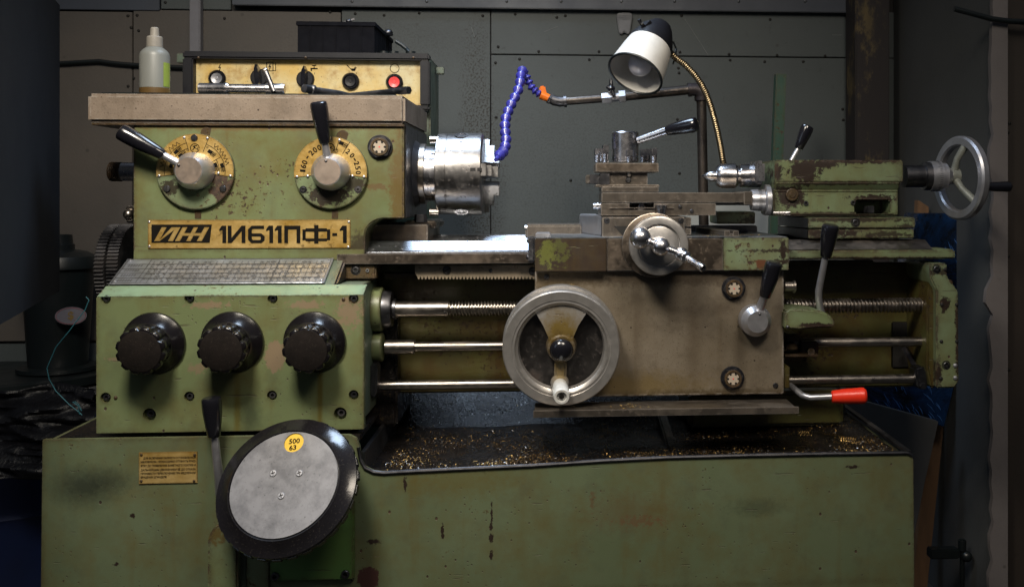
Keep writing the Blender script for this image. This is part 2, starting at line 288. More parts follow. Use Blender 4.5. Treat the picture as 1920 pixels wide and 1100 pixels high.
M['blackbag'] = film('black_bag_plastic', (.003, .003, .004, 1), (.005, .005, .006, 1), .4); M['blackbag'].node_tree.nodes['Principled BSDF'].inputs['Specular IOR Level'].default_value = .25
M['bluedrum'] = plain('blue_drum_plastic', (.008, .016, .06, 1), .4, 0, .3, 8)
M['greysheet'] = plain('grey_sheet', (.10, .10, .10, 1), .5, 0, .3, 5)
M['whiteboard'] = plain('pale_board', (.42, .43, .40, 1), .6, 0, .15, 8)
M['greenbar'] = paint('dark_green_bar', (.018, .066, .044, 1), (.014, .050, .034, 1), .1, .68, wear=.5)
M['rubber'] = plain('black_rubber', (.007, .010, .011, 1), .35, 0, .3, 20)
M['floor'] = plain('dark_concrete', (.03, .028, .026, 1), .8, 0, .3, 5)
M['paper'] = plain('yellow_dial', (.75, .48, .03, 1), .5, 0, .15, 40)
M['gold_chip'] = plain('brass_shaving', (.55, .36, .13, 1), .40, 1, .5, 300)
M['steel_chip'] = plain('steel_shaving', (.45, .44, .44, 1), .36, 1, .5, 300)
M['dark_chip'] = plain('burnt_shaving', (.05, .03, .016, 1), .4, .7, .6, 200)
g = G('cloudy_bottle'); g.b.inputs['Transmission Weight'].default_value = .35
M['bottle'] = g.out((.25, .26, .245, 1), .42); 
M['oil'] = plain('amber_oil', (.11, .065, .022, 1), .35)
M['label'] = plain('green_bottle_label', (.22, .30, .05, 1), .5)
M['teal'] = plain('teal_string', (.03, .16, .20, 1), .6)
g = G('frosted_bulb'); M['bulb'] = g.out((.60, .58, .62, 1), .25)
g = G('clear_glass'); g.b.inputs['Transmission Weight'].default_value = .9; M['glass'] = g.out((.9, .85, .78, 1), .05)

# ------------------------------------------------------------------ mesh builder
_tc = {}
def text_geo(s, off):
    k = (s, off)
    if k not in _tc:
        c = bpy.data.curves.new('t', 'FONT'); c.body = s; c.size = 1; c.offset = off; c.extrude = .012; c.resolution_u = 3
        c.align_x = 'CENTER'; c.align_y = 'CENTER'
        o = bpy.data.objects.new('t', c); COL.objects.link(o)
        bpy.context.view_layer.update()
        me = bpy.data.meshes.new_from_object(o.evaluated_get(bpy.context.evaluated_depsgraph_get()))
        vs = [v.co.copy() for v in me.vertices]; fs = [tuple(p.vertices) for p in me.polygons]
        bpy.data.objects.remove(o); bpy.data.curves.remove(c); bpy.data.meshes.remove(me)
        xs = [v.x for v in vs] or [0]; ys = [v.y for v in vs] or [0]
        cx, cy = (min(xs) + max(xs)) / 2, (min(ys) + max(ys)) / 2
        for v in vs: v.x -= cx; v.y -= cy
        _tc[k] = (vs, fs, max(xs) - min(xs), max(ys) - min(ys))
    return _tc[k]

def frame(axis):
    a = Vector(axis).normalized(); h = Vector((0, 0, 1)) if abs(a.z) < .9 else Vector((0, 1, 0))
    u = a.cross(h).normalized(); v = a.cross(u).normalized(); return a, u, v

class MB:
    def __init__(s): s.bm = bmesh.new(); s.mi = 0
    def _new(s, vs, fs):
        bv = [s.bm.verts.new(v) for v in vs]; out = []
        for f in fs:
            try: q = s.bm.faces.new([bv[i] for i in f]); q.material_index = s.mi; out.append(q)
            except ValueError: pass
        return bv, out
    def raw(s, vs, fs): s._new(vs, fs); return s
    def _bev(s, bv, fs, b, seg=2):
        if b <= 0: return
        bmesh.ops.recalc_face_normals(s.bm, faces=fs)
        es = {e for f in fs for e in f.edges if len(e.link_faces) == 2 and e.calc_face_angle(0) > R(25)}
        r = bmesh.ops.bevel(s.bm, geom=list(es), offset=b, segments=seg, affect='EDGES', clamp_overlap=True)
        for f in r['faces']: f.material_index = s.mi
    def box(s, x0, x1, y0, y1, z0, z1, b=.001, M4=None):
        x0, x1 = sorted((x0, x1)); y0, y1 = sorted((y0, y1)); z0, z1 = sorted((z0, z1))
        vs = [Vector((x, y, z)) for x in (x0, x1) for y in (y0, y1) for z in (z0, z1)]
        if M4: vs = [M4 @ v for v in vs]
        bv, fs = s._new(vs, [(0, 1, 3, 2), (4, 6, 7, 5), (0, 4, 5, 1), (2, 3, 7, 6), (0, 2, 6, 4), (1, 5, 7, 3)])
        s._bev(bv, fs, b); return s
    def pb(s, px0, py0, px1, py1, Y0, Y1, b=.001):
        """box whose front face covers that photo rectangle at depth Y0 and which runs back to Y1"""
        cx, cy = (px0 + px1) / 2, (py0 + py1) / 2
        return s.box(P(px0, cy, Y0).x, P(px1, cy, Y0).x, Y0, Y1, P(cx, py1, Y0).z, P(cx, py0, Y0).z, b)
    def obox(s, p0, p1, wid, thk, up=(0, 0, 1), b=.0005):
        p0, p1 = Vector(p0), Vector(p1); a = (p1 - p0).normalized(); u = a.cross(Vector(up)).normalized(); v = u.cross(a)
        vs = [q + u * (i * wid / 2) + v * (j * thk / 2) for q in (p0, p1) for i in (-1, 1) for j in (-1, 1)]
        bv, fs = s._new(vs, [(0, 1, 3, 2), (4, 6, 7, 5), (0, 4, 5, 1), (2, 3, 7, 6), (0, 2, 6, 4), (1, 5, 7, 3)])
        s._bev(bv, fs, b); return s
    def prism(s, pts, a0, a1, axis='y', b=0., seg=2):
        """pts (u,v): for y -> (x,z); x -> (y,z); z -> (x,y)"""
        f = {'y': lambda p, a: Vector((p[0], a, p[1])), 'x': lambda p, a: Vector((a, p[0], p[1])), 'z': lambda p, a: Vector((p[0], p[1], a))}[axis]
        n = len(pts); vs = [f(p, a0) for p in pts] + [f(p, a1) for p in pts]
        fs = [tuple(range(n)), tuple(range(2 * n - 1, n - 1, -1))] + [(i, i + n, (i + 1) % n + n, (i + 1) % n) for i in range(n)]
        bv, q = s._new(vs, fs); s._bev(bv, q, b, seg); return s
    def pp(s, ppts, Y0, Y1, b=0., seg=2):
        return s.prism([(P(x, y, Y0).x, P(x, y, Y0).z) for x, y in ppts], Y0, Y1, 'y', b, seg)
    def lathe(s, o, axis, prof, n=40, cap=True):
        """prof: (t along axis, radius)"""
        o = Vector(o); a, u, v = frame(axis); rings = []
        vs, fs = [], []
        for t, r in prof:
            if r < 1e-6: rings.append([len(vs)]); vs.append(o + a * t)
            else:
                rings.append(list(range(len(vs), len(vs) + n)))
                for i in range(n):
                    q = 2 * math.pi * i / n; vs.append(o + a * t + (u * math.cos(q) + v * math.sin(q)) * r)
        for A, B in zip(rings, rings[1:]):
            if len(A) == 1 and len(B) == 1: continue
            for i in range(n):
                j = (i + 1) % n
                if len(A) == 1: fs.append((A[0], B[j], B[i]))
                elif len(B) == 1: fs.append((A[i], A[j], B[0]))
                else: fs.append((A[i], A[j], B[j], B[i]))
        if cap:
            for q in (rings[0], rings[-1]):
                if len(q) > 1: fs.append(tuple(q))
        s._new(vs, fs); return s
    def cyl(s, p0, p1, r0, r1=None, n=24, ch=0.):
        p0, p1 = Vector(p0), Vector(p1); L = (p1 - p0).length; r1 = r0 if r1 is None else r1
        pr = [(0, r0 - ch), (ch, r0), (L - ch, r1), (L, r1 - ch)] if ch else [(0, r0), (L, r1)]
        return s.lathe(p0, p1 - p0, pr, n)
    def ball(s, c, r, n=24, sq=1.):
        m = n // 2
        return s.lathe(c, (0, 0, 1), [(-math.cos(math.pi * i / m) * r * sq, math.sin(math.pi * i / m) * r if 0 < i < m else 0) for i in range(m + 1)], n)
    def tube(s, pts, r, n=10, cyc=False):
        pts = [Vector(p) for p in pts]; N = len(pts); rr = r if isinstance(r, (list, tuple)) else [r] * N
        vs, fs = [], []; prev = None
        for i, p in enumerate(pts):
            t = (pts[min(i + 1, N - 1)] - pts[max(i - 1, 0)]).normalized()
            if prev is None: a, u, v = frame(t)
            else:
                u = (prev - t * prev.dot(t)).normalized(); v = t.cross(u)
            if prev is None: v = t.cross(u)
            prev = u
            for k in range(n):
                q = 2 * math.pi * k / n; vs.append(p + (u * math.cos(q) + v * math.sin(q)) * rr[i])
        for i in range(N - 1):
            for k in range(n):
                j = (k + 1) % n; fs.append((i * n + k, i * n + j, (i + 1) * n + j, (i + 1) * n + k))
        fs += [tuple(range(n)), tuple(range((N - 1) * n, N * n))]
        s._new(vs, fs); return s
    def text(s, t, mat4, size, off=.0, width=None):
        vs, fs, wd, ht = text_geo(t, off)
        sx = size if not width else width / max(wd, 1e-6)
        s._new([mat4 @ Vector((v.x * sx, v.y * size, v.z * .03)) for v in vs], fs); return s
    def build(s, name, mat, parent=None, smooth=True, ang=32):
        bmesh.ops.recalc_face_normals(s.bm, faces=s.bm.faces)
        me = bpy.data.meshes.new(name); s.bm.to_mesh(me); s.bm.free()
        for m in (mat if isinstance(mat, (list, tuple)) else [mat]): me.materials.append(m)
        if len(me.vertices):
            c = sum((v.co for v in me.vertices), Vector()) / len(me.vertices)
            me.transform(Matrix.Translation(-c))
        else: c = Vector()
        if smooth: me.shade_smooth(); me.set_sharp_from_angle(angle=R(ang))
        o = bpy.data.objects.new(name, me); COL.objects.link(o); o.location = c
        WL[o.name] = c.copy()
        if parent: o.parent = parent; o.location = c - WL[parent.name]
        return o
WL = {}
def thing(name, loc, label, cat, group=None):
    o = bpy.data.objects.new(name, None); COL.objects.link(o); o.location = loc; WL[o.name] = Vector(loc)
    o.empty_display_size = .05; tag(o, label, cat, group); return o
def tag(o, label=None, cat=None, group=None, kind=None):
    if label: o['label'] = label
    if cat: o['category'] = cat
    if group: o['group'] = group
    if kind: o['kind'] = kind
    return o
def FR(p, rot=0, nrm=(0, -1, 0)):
    """matrix for flat marks on a face turned to nrm: local x right, y up, z out"""
    z = Vector(nrm).normalized(); x = Vector((0, 0, 1)).cross(z).normalized(); y = z.cross(x)
    m = Matrix((x, y, z)).transposed().to_4x4(); return Matrix.Translation(Vector(p)) @ m @ Matrix.Rotation(rot, 4, 'Z')
def holes(o, cuts):
    """cut real holes; cuts = [(p0,p1,r)] or bmesh builders"""
    mb = MB()
    for c in cuts:
        if callable(c): c(mb)
        else: mb.cyl(c[0], c[1], c[2], n=24)
    k = mb.build('cutter', M['dark']); md = o.modifiers.new('b', 'BOOLEAN'); md.operation = 'DIFFERENCE'; md.object = k; md.solver = 'EXACT'
    bpy.context.view_layer.update()
    me = bpy.data.meshes.new_from_object(o.evaluated_get(bpy.context.evaluated_depsgraph_get()))
    o.modifiers.clear(); o.data = me; me.shade_smooth(); me.set_sharp_from_angle(angle=R(32))
    bpy.data.objects.remove(k)

# ---- repeated small fittings: mesh built once, copied
_screw = {}
def screw(kind, p, r, parent, axis=(0, -1, 0), mat='dark_steel', name='screw', spin=0.):
    if (kind, mat) not in _screw:
        b = MB(); o = (0, 0, 0); a = (0, 0, 1)
        if kind == 'socket':
            b.lathe(o, a, [(-.3, 1), (.55, 1), (.7, .88), (.7, .52), (.1, .46), (.1, 0)], 20)
        elif kind == 'slot':
            b.lathe(o, a, [(-.3, 1), (.25, 1), (.5, .8), (.55, 0)], 20)
            me2 = MB(); b.box(-.95, .95, -.13, .13, .3, .57, 0)
            b.mi = 0
        elif kind == 'hex':
            b.prism([(math.cos(R(60 * i)), math.sin(R(60 * i))) for i in range(6)], -.3, .9, 'z', .08)
        elif kind == 'rivet':
            b.lathe(o, a, [(-.2, 1), (.1, 1), (.45, .8), (.65, .4), (.7, 0)], 14)
        elif kind == 'ring':
            b.lathe(o, a, [(-.1, 1.5), (.12, 1.5), (.12, 1.28), (.0, 1.22), (0, 1.0), (.35, 1), (.42, .9), (.42, .5), (.1, .46), (.1, 0)], 22)
        elif kind == 'cross':
            b.lathe(o, a, [(-.2, 1), (.15, 1), (.3, .85), (.32, 0)], 20)
        me = bpy.data.meshes.new(name); bmesh.ops.recalc_face_normals(b.bm, faces=b.bm.faces); b.bm.to_mesh(me); b.bm.free()
        me.materials.append(M[mat]); me.materials.append(M['dark']); me.shade_smooth(); me.set_sharp_from_angle(angle=R(32))
        if kind == 'slot':
            for f in me.polygons:
                if abs(f.center.y) < .2 and f.center.z > .3 and len(f.vertices) == 4 and all(abs(me.vertices[i].co.y) < .14 for i in f.vertices): f.material_index = 1
        if kind in ('socket', 'ring'):
            for f in me.polygons:
                if Vector((f.center.x, f.center.y)).length < .5 and f.center.z < .68: f.material_index = 1
        _screw[(kind, mat)] = me
    o = bpy.data.objects.new(name, _screw[(kind, mat)]); COL.objects.link(o)
    o.rotation_euler = (Vector(axis).to_track_quat('Z', 'Y') @ Euler((0, 0, spin)).to_quaternion()).to_euler()
    o.scale = (r, r, r); o.location = Vector(p) - (WL[parent.name] if parent else Vector()); o.parent = parent
    WL[o.name] = Vector(p); return o

def grip(p0, p1, r, parent, mat='black', name='grip', flip=False):
    """tapered lever handle from p0 (thin end at the rod) to p1 (fat rounded end)"""
    p0, p1 = Vector(p0), Vector(p1); L = (p1 - p0).length
    pr = [(0, .0), (0, r * .60), (L * .02, r * .66), (L * .3, r * .82), (L * .6, r * .97), (L * .82, r), (L * .93, r * .985), (L * .97, r * .93), (L * .99, r * .80), (L, r * .6), (L * 1.004, 0)]
    return MB().lathe(p0, p1 - p0, pr, 28).build(name, M[mat], parent)

# ================================================================== THE SETTING
tag(MB().box(-4, 4, -2.6, 1.3, -.05, 0, 0).build('floor', M['floor']), kind='structure')
YW = 1.10
bw = MB().box(-2.6, 1.16, YW + .012, YW + .10, 0, 2.3, 0).build('back_wall', M['dark']); tag(bw, kind='structure')
def board(px0, py0, px1, py1, m='wall', g=1.2, Y=YW, par=None, name='wall_board'):
    MB().pb(px0 + g, py0 + g, px1 - g, py1 - g, Y, Y + .011, .0012).build(name, M[m], par or bw)
board(-60, 20, 249, 640, 'wallwarm'); board(249, 20, 640, 640, 'wallwarm')
board(640, 18, 920, 900, 'wall'); board(920, 18, 1700, 106, 'wall'); board(920, 106, 1700, 900, 'wall')
board(-60, -260, 300, 19, 'trim', Y=YW - .006); board(301, -260, 434, 19, 'wall'); board(-60, 641, 639, 1500, 'wall'); board(434, -260, 1700, -90, 'wall')
for (x, y) in [(240, 30), (257, 29), (246, 52), (260, 58), (251, 147), (240, 162), (310, 5), (421, 35), (619, 23), (666, 26), (720, 29), (786, 25), (905, 30), (966, 27), (1044, 33), (934, 88), (929, 118),
               (1010, 97), (1123, 97), (974, 111), (1105, 112), (930, 220), (1278, 30), (1367, 102), (1369, 113), (1272, 128), (1273, 137), (1270, 224), (1444, 37), (1595, 42), (1457, 104), (1547, 105), (1434, 116), (1506, 116), (1275, 98), (1060, 30), (1274, 325), (1070, 338), (1580, 205), (1581, 225)]:
    screw('rivet', P(x, y, YW - .001), .0042, bw, mat='dark', name='screw')
sw = MB().box(1.105, 1.125, .40, YW, 0, 2.3, .002).build('side_wall', M['wallside']); tag(sw, kind='structure')
# ragged plaster edge of the side board
pts = []; zz = 0.
b = MB(); random.seed(3)
zs = [i * .03 for i in range(78)]
prof = [(1.092 + random.uniform(-.006, .006) - (.014 if 26 < i < 29 else 0), z) for i, z in enumerate(zs)]
b.prism([(x, z) for x, z in prof] + [(1.131, zs[-1]), (1.131, 0)], .385, .40, 'y', 0)
b.build('plaster_edge', M['plaster'], sw)
rw = MB().box(1.131, 2.0, .41, .43, 0, 2.3, .002).build('near_wall', M['walldark']); tag(rw, kind='structure')
for (x, y) in [(1893, 231), (1890, 248), (1891, 480), (1892, 692), (1887, 870), (1882, 1052)]:
    screw('rivet', P(x, y, .409), .004, rw, mat='dark', name='screw')
t = MB().pb(435, -90, 1606, 17, YW - .03, YW, .002).build('wall_rail', M['trim']); tag(t, 'slate blue painted rail running along the top of the wall', 'rail')
b = MB(); mw_ = lambda x, y: P(x, y, YW - .0006)
for (x0_, y0_, x1_, y1_) in ((1284, 36, 1328, 104), (1020, 60, 1046, 50), (884, 52, 890, 70), (1560, 66, 1578, 66)): b.obox(mw_(x0_, y0_), mw_(x1_, y1_), .0012, .0006, (0, 1, 0), 0)
b.build('chalk_streak', plain('faint_chalk', (.16, .17, .17, 1), .8), bw)
for x in (660, 800, 950, 1052, 1165, 1265, 1385, 1510): screw('rivet', P(x, 3, YW - .031), .004, t, mat='dark_steel')
t = MB().pb(355, -120, 375, 200, YW - .03, YW - .001, .003).build('wall_duct', plain('pale_duct', (.15, .15, .17, 1), .5, 0, .1)); tag(t, 'pale grey cable duct running up the wall behind the control box', 'cable duct')
b = MB(); b.pb(1604, -200, 1668, 1200, YW - .13, YW - .03, .003)
t = b.build('wooden_post', M['post']); tag(t, 'dark tarred square wooden post standing against the wall', 'post')
b = MB().obox(P(1448, 520, .78), P(1463, 140, .78), .028, .028, (0, 1, 0))
tag(b.build('steel_bar', M['greenbar']), 'dark green square steel bar upright behind the tailstock lever', 'bar')
tag(MB().pb(1270, 384, 1600, 520, 1.0, 1.02, .001).build('pale_panel', M['whiteboard']), 'pale board propped low behind the compound slide', 'board')
# black cable on the wall
pts = [P(x, y, YW - .012) for x, y in [(60, 118), (115, 119), (150, 117), (185, 115), (215, 119), (250, 122), (300, 125), (350, 127), (420, 128)]]
tag(MB().tube(pts, .0062, 10).build('wall_cable', M['rubber']), 'thick black cable along the wall behind the oil bottle', 'cable')
pts = [P(x, y, .37) for x, y in [(1789, 17), (1800, 20), (1830, 28), (1860, 36), (1890, 40), (1925, 42), (1990, 40)]]
tag(MB().tube(pts, .0066, 12).build('cut_cable', M['rubber']), 'cut end of a thick black cable in front of the brown board', 'cable')
b = MB().pp([(1156, 28), (1160, 24), (1182, 24), (1186, 28), (1181, 62), (1178, 65), (1174, 62), (1171, 60), (1168, 62), (1164, 65), (1161, 62)], YW - .014, YW - .001, .0025)
for k in range(3): b.pb(1159, 29 + k * 3, 1183, 30 + k * 3, YW - .016, YW - .013, .0003)
tag(b.build('wall_clip', plain('grey_clip', (.10, .105, .12, 1), .45)), 'small grey plastic clip fixed high on the wall by the lamp', 'clip')
# conduit clamps by the control box
# open dark door, nearest on the left
dv = Vector((-.31, 1, 0)).normalized()
e = P(112, 10, .42); zb = P(108, 545, .42).z
n = Vector((dv.y, -dv.x, 0))
b = MB(); vs = []
for s_ in (0, .9):
    for o_ in (0, -.02):
        q = e - dv * s_ * 1.0 + n * o_
        vs += [Vector((q.x, q.y, zb)), Vector((q.x, q.y, e.z))]
b.raw(vs, [(0, 1, 3, 2), (4, 6, 7, 5), (0, 4, 5, 1), (2, 3, 7, 6), (0, 2, 6, 4), (1, 5, 7, 3)])
tag(b.build('cabinet_door', M['cabinet'], smooth=False), 'plain dark grey metal door hanging open left of the lathe', 'door')
# blue drum, clamp ring, lid
def zc(px, py, Y): return P(px, py, Y)
dc = P(20, 1000, .95); top = P(60, 690, .95).z
dr = thing('blue_drum', (dc.x, .95, 0), 'dark blue barrel with a black lid behind the cabinet corner', 'drum')
MB().lathe((dc.x, .95, 0), (0, 0, 1), [(0, .26), (.02, .28), (.25, .285), (.26, .29), (.28, .285), (top - .08, .285), (top - .07, .27)], 48).build('body', M['bluedrum'], dr)
MB().lathe((dc.x, .95, 0), (0, 0, 1), [(top - .055, .285), (top - .05, .300), (top - .03, .300), (top - .025, .285)], 48).build('clamp_ring', M['alu'], dr)
MB().lathe((dc.x, .95, 0), (0, 0, 1), [(top - .025, .28), (top - .02, .305), (top, .305), (top + .004, .29), (top - .004, .27), (top - .004, 0)], 48).build('lid', M['rubber'], dr)
# cyclone separator
cc = P(109, 600, .93)
cy = thing('dust_separator', (cc.x, .93, top), 'black plastic dust separator bucket with an oval sticker on the drum lid', 'dust separator')
zA = top; 
def zz_(py): return P(109, py, .93).z
MB().lathe((cc.x, .93, 0), (0, 0, 1), [(zA, .0), (zA, .100), (zA + .01, .100), (zA + .012, .072), (zz_(540), .085), (zz_(500), .092), (zz_(498), .0)], 40).build('body', M['rubber'], cy)
MB().lathe((cc.x, .93, 0), (0, 0, 1), [(zz_(502), .0), (zz_(502), .100), (zz_(496), .100), (zz_(480), .092), (zz_(472), .070), (zz_(468), .04), (zz_(467), 0)], 40).build('domed_lid', M['rubber'], cy)
MB().lathe((cc.x - .002, .93, 0), (0, 0, 1), [(zz_(480), .042), (zz_(458), .042), (zz_(457), .038), (zz_(440), .036), (zz_(440), .030), (zz_(470), .03)], 30, False).build('outlet_pipe', M['rubber'], cy)
pc = P(133, 592, .845); nrm = Vector((.27, -.96, 0))
mt = FR(pc, 0, nrm)
def oval(mb, mt, a, bb, d0, d1, n=36):
    vs = [mt @ Vector((math.cos(2 * math.pi * i / n) * a, math.sin(2 * math.pi * i / n) * bb, d)) for d in (d0, d1) for i in range(n)]
    mb.raw(vs, [tuple(range(n)), tuple(range(2 * n - 1, n - 1, -1))] + [(i, (i + 1) % n, (i + 1) % n + n, i + n) for i in range(n)])
b = MB(); oval(b, mt, .037, .023, -.004, .0015); st = b.build('sticker', plain('sticker_white', (.12, .115, .14, 1), .6), cy)
b = MB(); n = 48
for r0 in (.0345,):
    pts = [mt @ Vector((math.cos(2 * math.pi * i / n) * r0, math.sin(2 * math.pi * i / n) * r0 * .61, .0018)) for i in range(n + 1)]; b.tube(pts, .0006, 5)
b.build('sticker_border', plain('sticker_red', (.2, .02, .03, 1), .5), st)
MB().text('$', FR(pc + nrm * .002, 0, nrm), .028, .02).build('emblem', plain('emblem_gold', (.16, .10, .02, 1), .5), st)
# black bags draped round the drum
def drape(name, rect, Y0, Y1, nx, nz, amp, m, seed, label, cat, tilt=0.):
    random.seed(seed); from mathutils import noise as N
    px0, py0, px1, py1 = rect; vs = []; fs = []
    for j in range(nz + 1):
        for i in range(nx + 1):
            u, v = i / nx, j / nz; Y = Y0 + (Y1 - Y0) * v
            p = P(px0 + (px1 - px0) * u + tilt * v, py1 + (py0 - py1) * v, Y)
            q = Vector((u * 2 + v, v * 6, seed)); d = N.fractal(q, 1.3, 2.1, 2) * amp + abs(N.noise(q * 1.7)) * amp * .8
            if i in (0, nx) or j == nz: p += Vector((0, 0, d * .5))
            p.y += d; vs.append(p)
    for j in range(nz):
        for i in range(nx): k = j * (nx + 1) + i; fs.append((k, k + 1, k + nx + 2, k + nx + 1))
    b = MB().raw(vs, fs); o = b.build(name, m); md = o.modifiers.new('s', 'SOLIDIFY'); md.thickness = .001
    return tag(o, label, cat)
drape('plastic_bag', (-30, 728, 178, 900), .56, .66, 60, 50, .03, M['blackbag'], 5, 'crumpled black plastic bag draped behind the cabinet corner', 'plastic bag')
pts = [P(x, y, .52) for x, y in [(161, 556), (167, 562), (160, 580), (130, 620), (105, 650), (88, 690), (92, 710), (105, 733), (130, 758), (148, 772), (156, 780)]]
sm = []
for i in range(len(pts) - 1):
    for k in range(4): sm.append(pts[i].lerp(pts[i + 1], k / 4))
b = MB().tube(sm, .0011, 6); b.tube([P(136, 753, .52), P(146, 760, .515), P(149, 776, .52)], .001, 6); b.tube([P(140, 752, .52), P(147, 757, .525), P(153, 770, .52)], .001, 6)
tag(b.build('string', M['teal']), 'thin teal string hanging beside the black dust separator', 'string')
# right side clutter
def slab(name, q, Y, th, m, label, cat):
    b = MB().pp(q, Y, Y + th, .0015); return tag(b.build(name, m), label, cat)
slab('wrapped_board', [(1722, 400), (1790, 400), (1838, 412), (1812, 520), (1790, 600), (1700, 600), (1712, 440)], .62, .10, M['bluefilm'], 'dark board wrapped in blue stretch film below the tailstock handwheel', 'wrapped board')
slab('film_bundle', [(1600, 705), (1795, 700), (1770, 800), (1640, 760)], .62, .05, M['bluefilm'], 'blue film wrapped bundle under the lead screw end', 'bundle')
slab('grey_sheet', [(1585, 742), (1760, 790), (1735, 900), (1715, 1000), (1640, 960), (1560, 760)], .56, .02, M['greysheet'], 'dull grey sheet leaning behind the chip tray', 'sheet')
slab('leaning_plank', [(1820, 402), (1838, 395), (1780, 700), (1738, 1110), (1710, 1110), (1752, 700)], .70, .03, M['wood'], 'raw brown plank leaning against the corner wall', 'plank')
slab('leaning_board', [(1722, 375), (1742, 388), (1740, 480), (1722, 900), (1700, 900), (1712, 600)], .78, .03, M['wood'], 'narrow old board upright behind the wrapped board', 'plank')
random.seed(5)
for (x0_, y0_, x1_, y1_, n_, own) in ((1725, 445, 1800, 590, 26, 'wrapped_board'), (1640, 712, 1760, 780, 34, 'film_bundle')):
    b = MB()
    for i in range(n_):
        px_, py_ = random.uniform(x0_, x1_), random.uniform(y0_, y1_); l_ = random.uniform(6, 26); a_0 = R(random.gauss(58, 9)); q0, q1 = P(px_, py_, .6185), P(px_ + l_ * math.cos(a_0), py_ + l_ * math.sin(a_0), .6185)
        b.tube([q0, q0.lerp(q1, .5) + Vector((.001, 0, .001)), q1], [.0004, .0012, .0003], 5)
    b.build('film_glint', plain('painted_film_glint', (.06, .16, .42, 1), .08), bpy.data.objects[own])  # pale blue ridges shaped as painted glints on the film
b = MB(); b.pb(1745, 1030, 1800, 1048, .5, .53, .003); cl = b.build('clamp_bar', M['rubber'])
b.__init__(); b.cyl(P(1804, 1010, .515), P(1804, 1120, .515), .006, n=12); b.cyl(P(1804, 1012, .515), P(1804, 1030, .515), .010, n=12); b.ball(P(1812, 1042, .51), .014); b.build('screw_spindle', M['rubber'], cl)
tag(cl, 'small dark screw clamp standing low in the corner', 'clamp')

# ================================================================== THE LATHE
L = thing('metal_lathe', (-.05, .25, 0), 'old green metal lathe with brass plates and worn steel slides', 'lathe')
# ---- base cabinet
arc = lambda cx, cy, r, a0, a1, n=6: [(cx + r * math.cos(R(a0 + (a1 - a0) * i / n)), cy - r * math.sin(R(a0 + (a1 - a0) * i / n))) for i in range(n + 1)]
lip = [(750, 884), (850, 879), (1000, 872), (1130, 863), (1250, 857), (1400, 853), (1550, 850), (1700, 848)]
out = [(76, 1110), (79, 824), (655, 815)] + [(668, 822), (674, 838), (677, 862), (684, 875), (700, 883), (720, 885)] + lip + [(1708, 851), (1713, 860), (1715, 1110)]
b = MB().pp(out, 0, .012, .0012)
XL, XR = X(79, 0, 900), X(1713, 0, 900)
ZT = Z(824, 0, 80); ZR = Z(850, 0, 1690)
b.box(XL + .001, XL + .012, .013, .50, 0, ZT - .006, 0); b.box(XR - .012, XR - .001, .013, .50, 0, ZR - .014, 0)
b.box(XL, XR, .0015, .3, 0, Z(1109, 0), 0)
base = b.build('base_cabinet', M['green_base'], L)
# lip bead
b = MB(); lp = [P(x, y, -.001) for x, y in [(672, 838), (676, 862), (684, 876), (700, 884), (720, 886)] + lip + [(1704, 849), (1709, 853)]]
b.tube(lp, .0035, 8); b.build('tray_lip', M['dark_steel'], L)
# chip tray floor: left shelf, main floor, back slope
b = MB()
zl = ZT - .004
b.box(XL + .012, X(672, 0, 820), .012, .50, zl - .01, zl, 0)
nx, ny = 90, 30; vs = []; fs = []
from mathutils import noise as NZ
xa, xb = X(684, .01, 880), XR - .012
za, zb2 = Z(893, .01, 700), Z(858, .01, 1690)
for j in range(ny + 1):
    for i in range(nx + 1):
        u, v = i / nx, j / ny; Y = .012 + v * .50
        z = za + (zb2 - za) * min(1, u * 1.02)
        if Y > .40: z += (Y - .40) * .95
        z += NZ.noise(Vector((u * 14, v * 6, 0))) * .003
        vs.append(Vector((xa + (xb - xa) * u, Y, z)))
for j in range(ny):
    for i in range(nx): k = j * (nx + 1) + i; fs.append((k, k + 1, k + nx + 2, k + nx + 1))
b.raw(vs, fs); tray = b.build('chip_tray', M['tray'], L)
def tray_z(x, Y):
    u = (x - xa) / (xb - xa); z = za + (zb2 - za) * min(1, u * 1.02)
    if Y > .40: z += (Y - .40) * .95
    return z
# tray left inner wall and tray right rim, divider rib
b = MB(); b.prism([(X(676, .01), za - .02), (X(684, .01), za - .02), (X(684, .01), Z(800, .2)), (X(676, .01), Z(800, .2))], .013, .50, 'y')
b.build('tray_wall', M['dark_steel'], L); b = MB(); b.obox(Vector((XR - .006, .01, Z(848, 0, 1705) - .002)), Vector((XR - .006, .50, Z(848, 0, 1705) - .002)), .012, .006)
b.build('tray_rim', M['dark_steel'], L)
# bed pedestals
b = MB(); Yp = .27
b.pb(1292, 735, 1583, 800, Yp, .50, .008); b.build('bed_foot', M['green_bed'], L); b = MB(); b.pb(690, 560, 745, 800, .24, .50, .006); b.build('bed_foot', M['tray'], L)  # second foot takes the near-black tray colour in place of shade
b = MB(); b.obox(P(1236, 768, .36), P(1262, 858, .12), .02, .03, (0, 0, 1), .004); b.build('tray_rib', M['tray'], L)
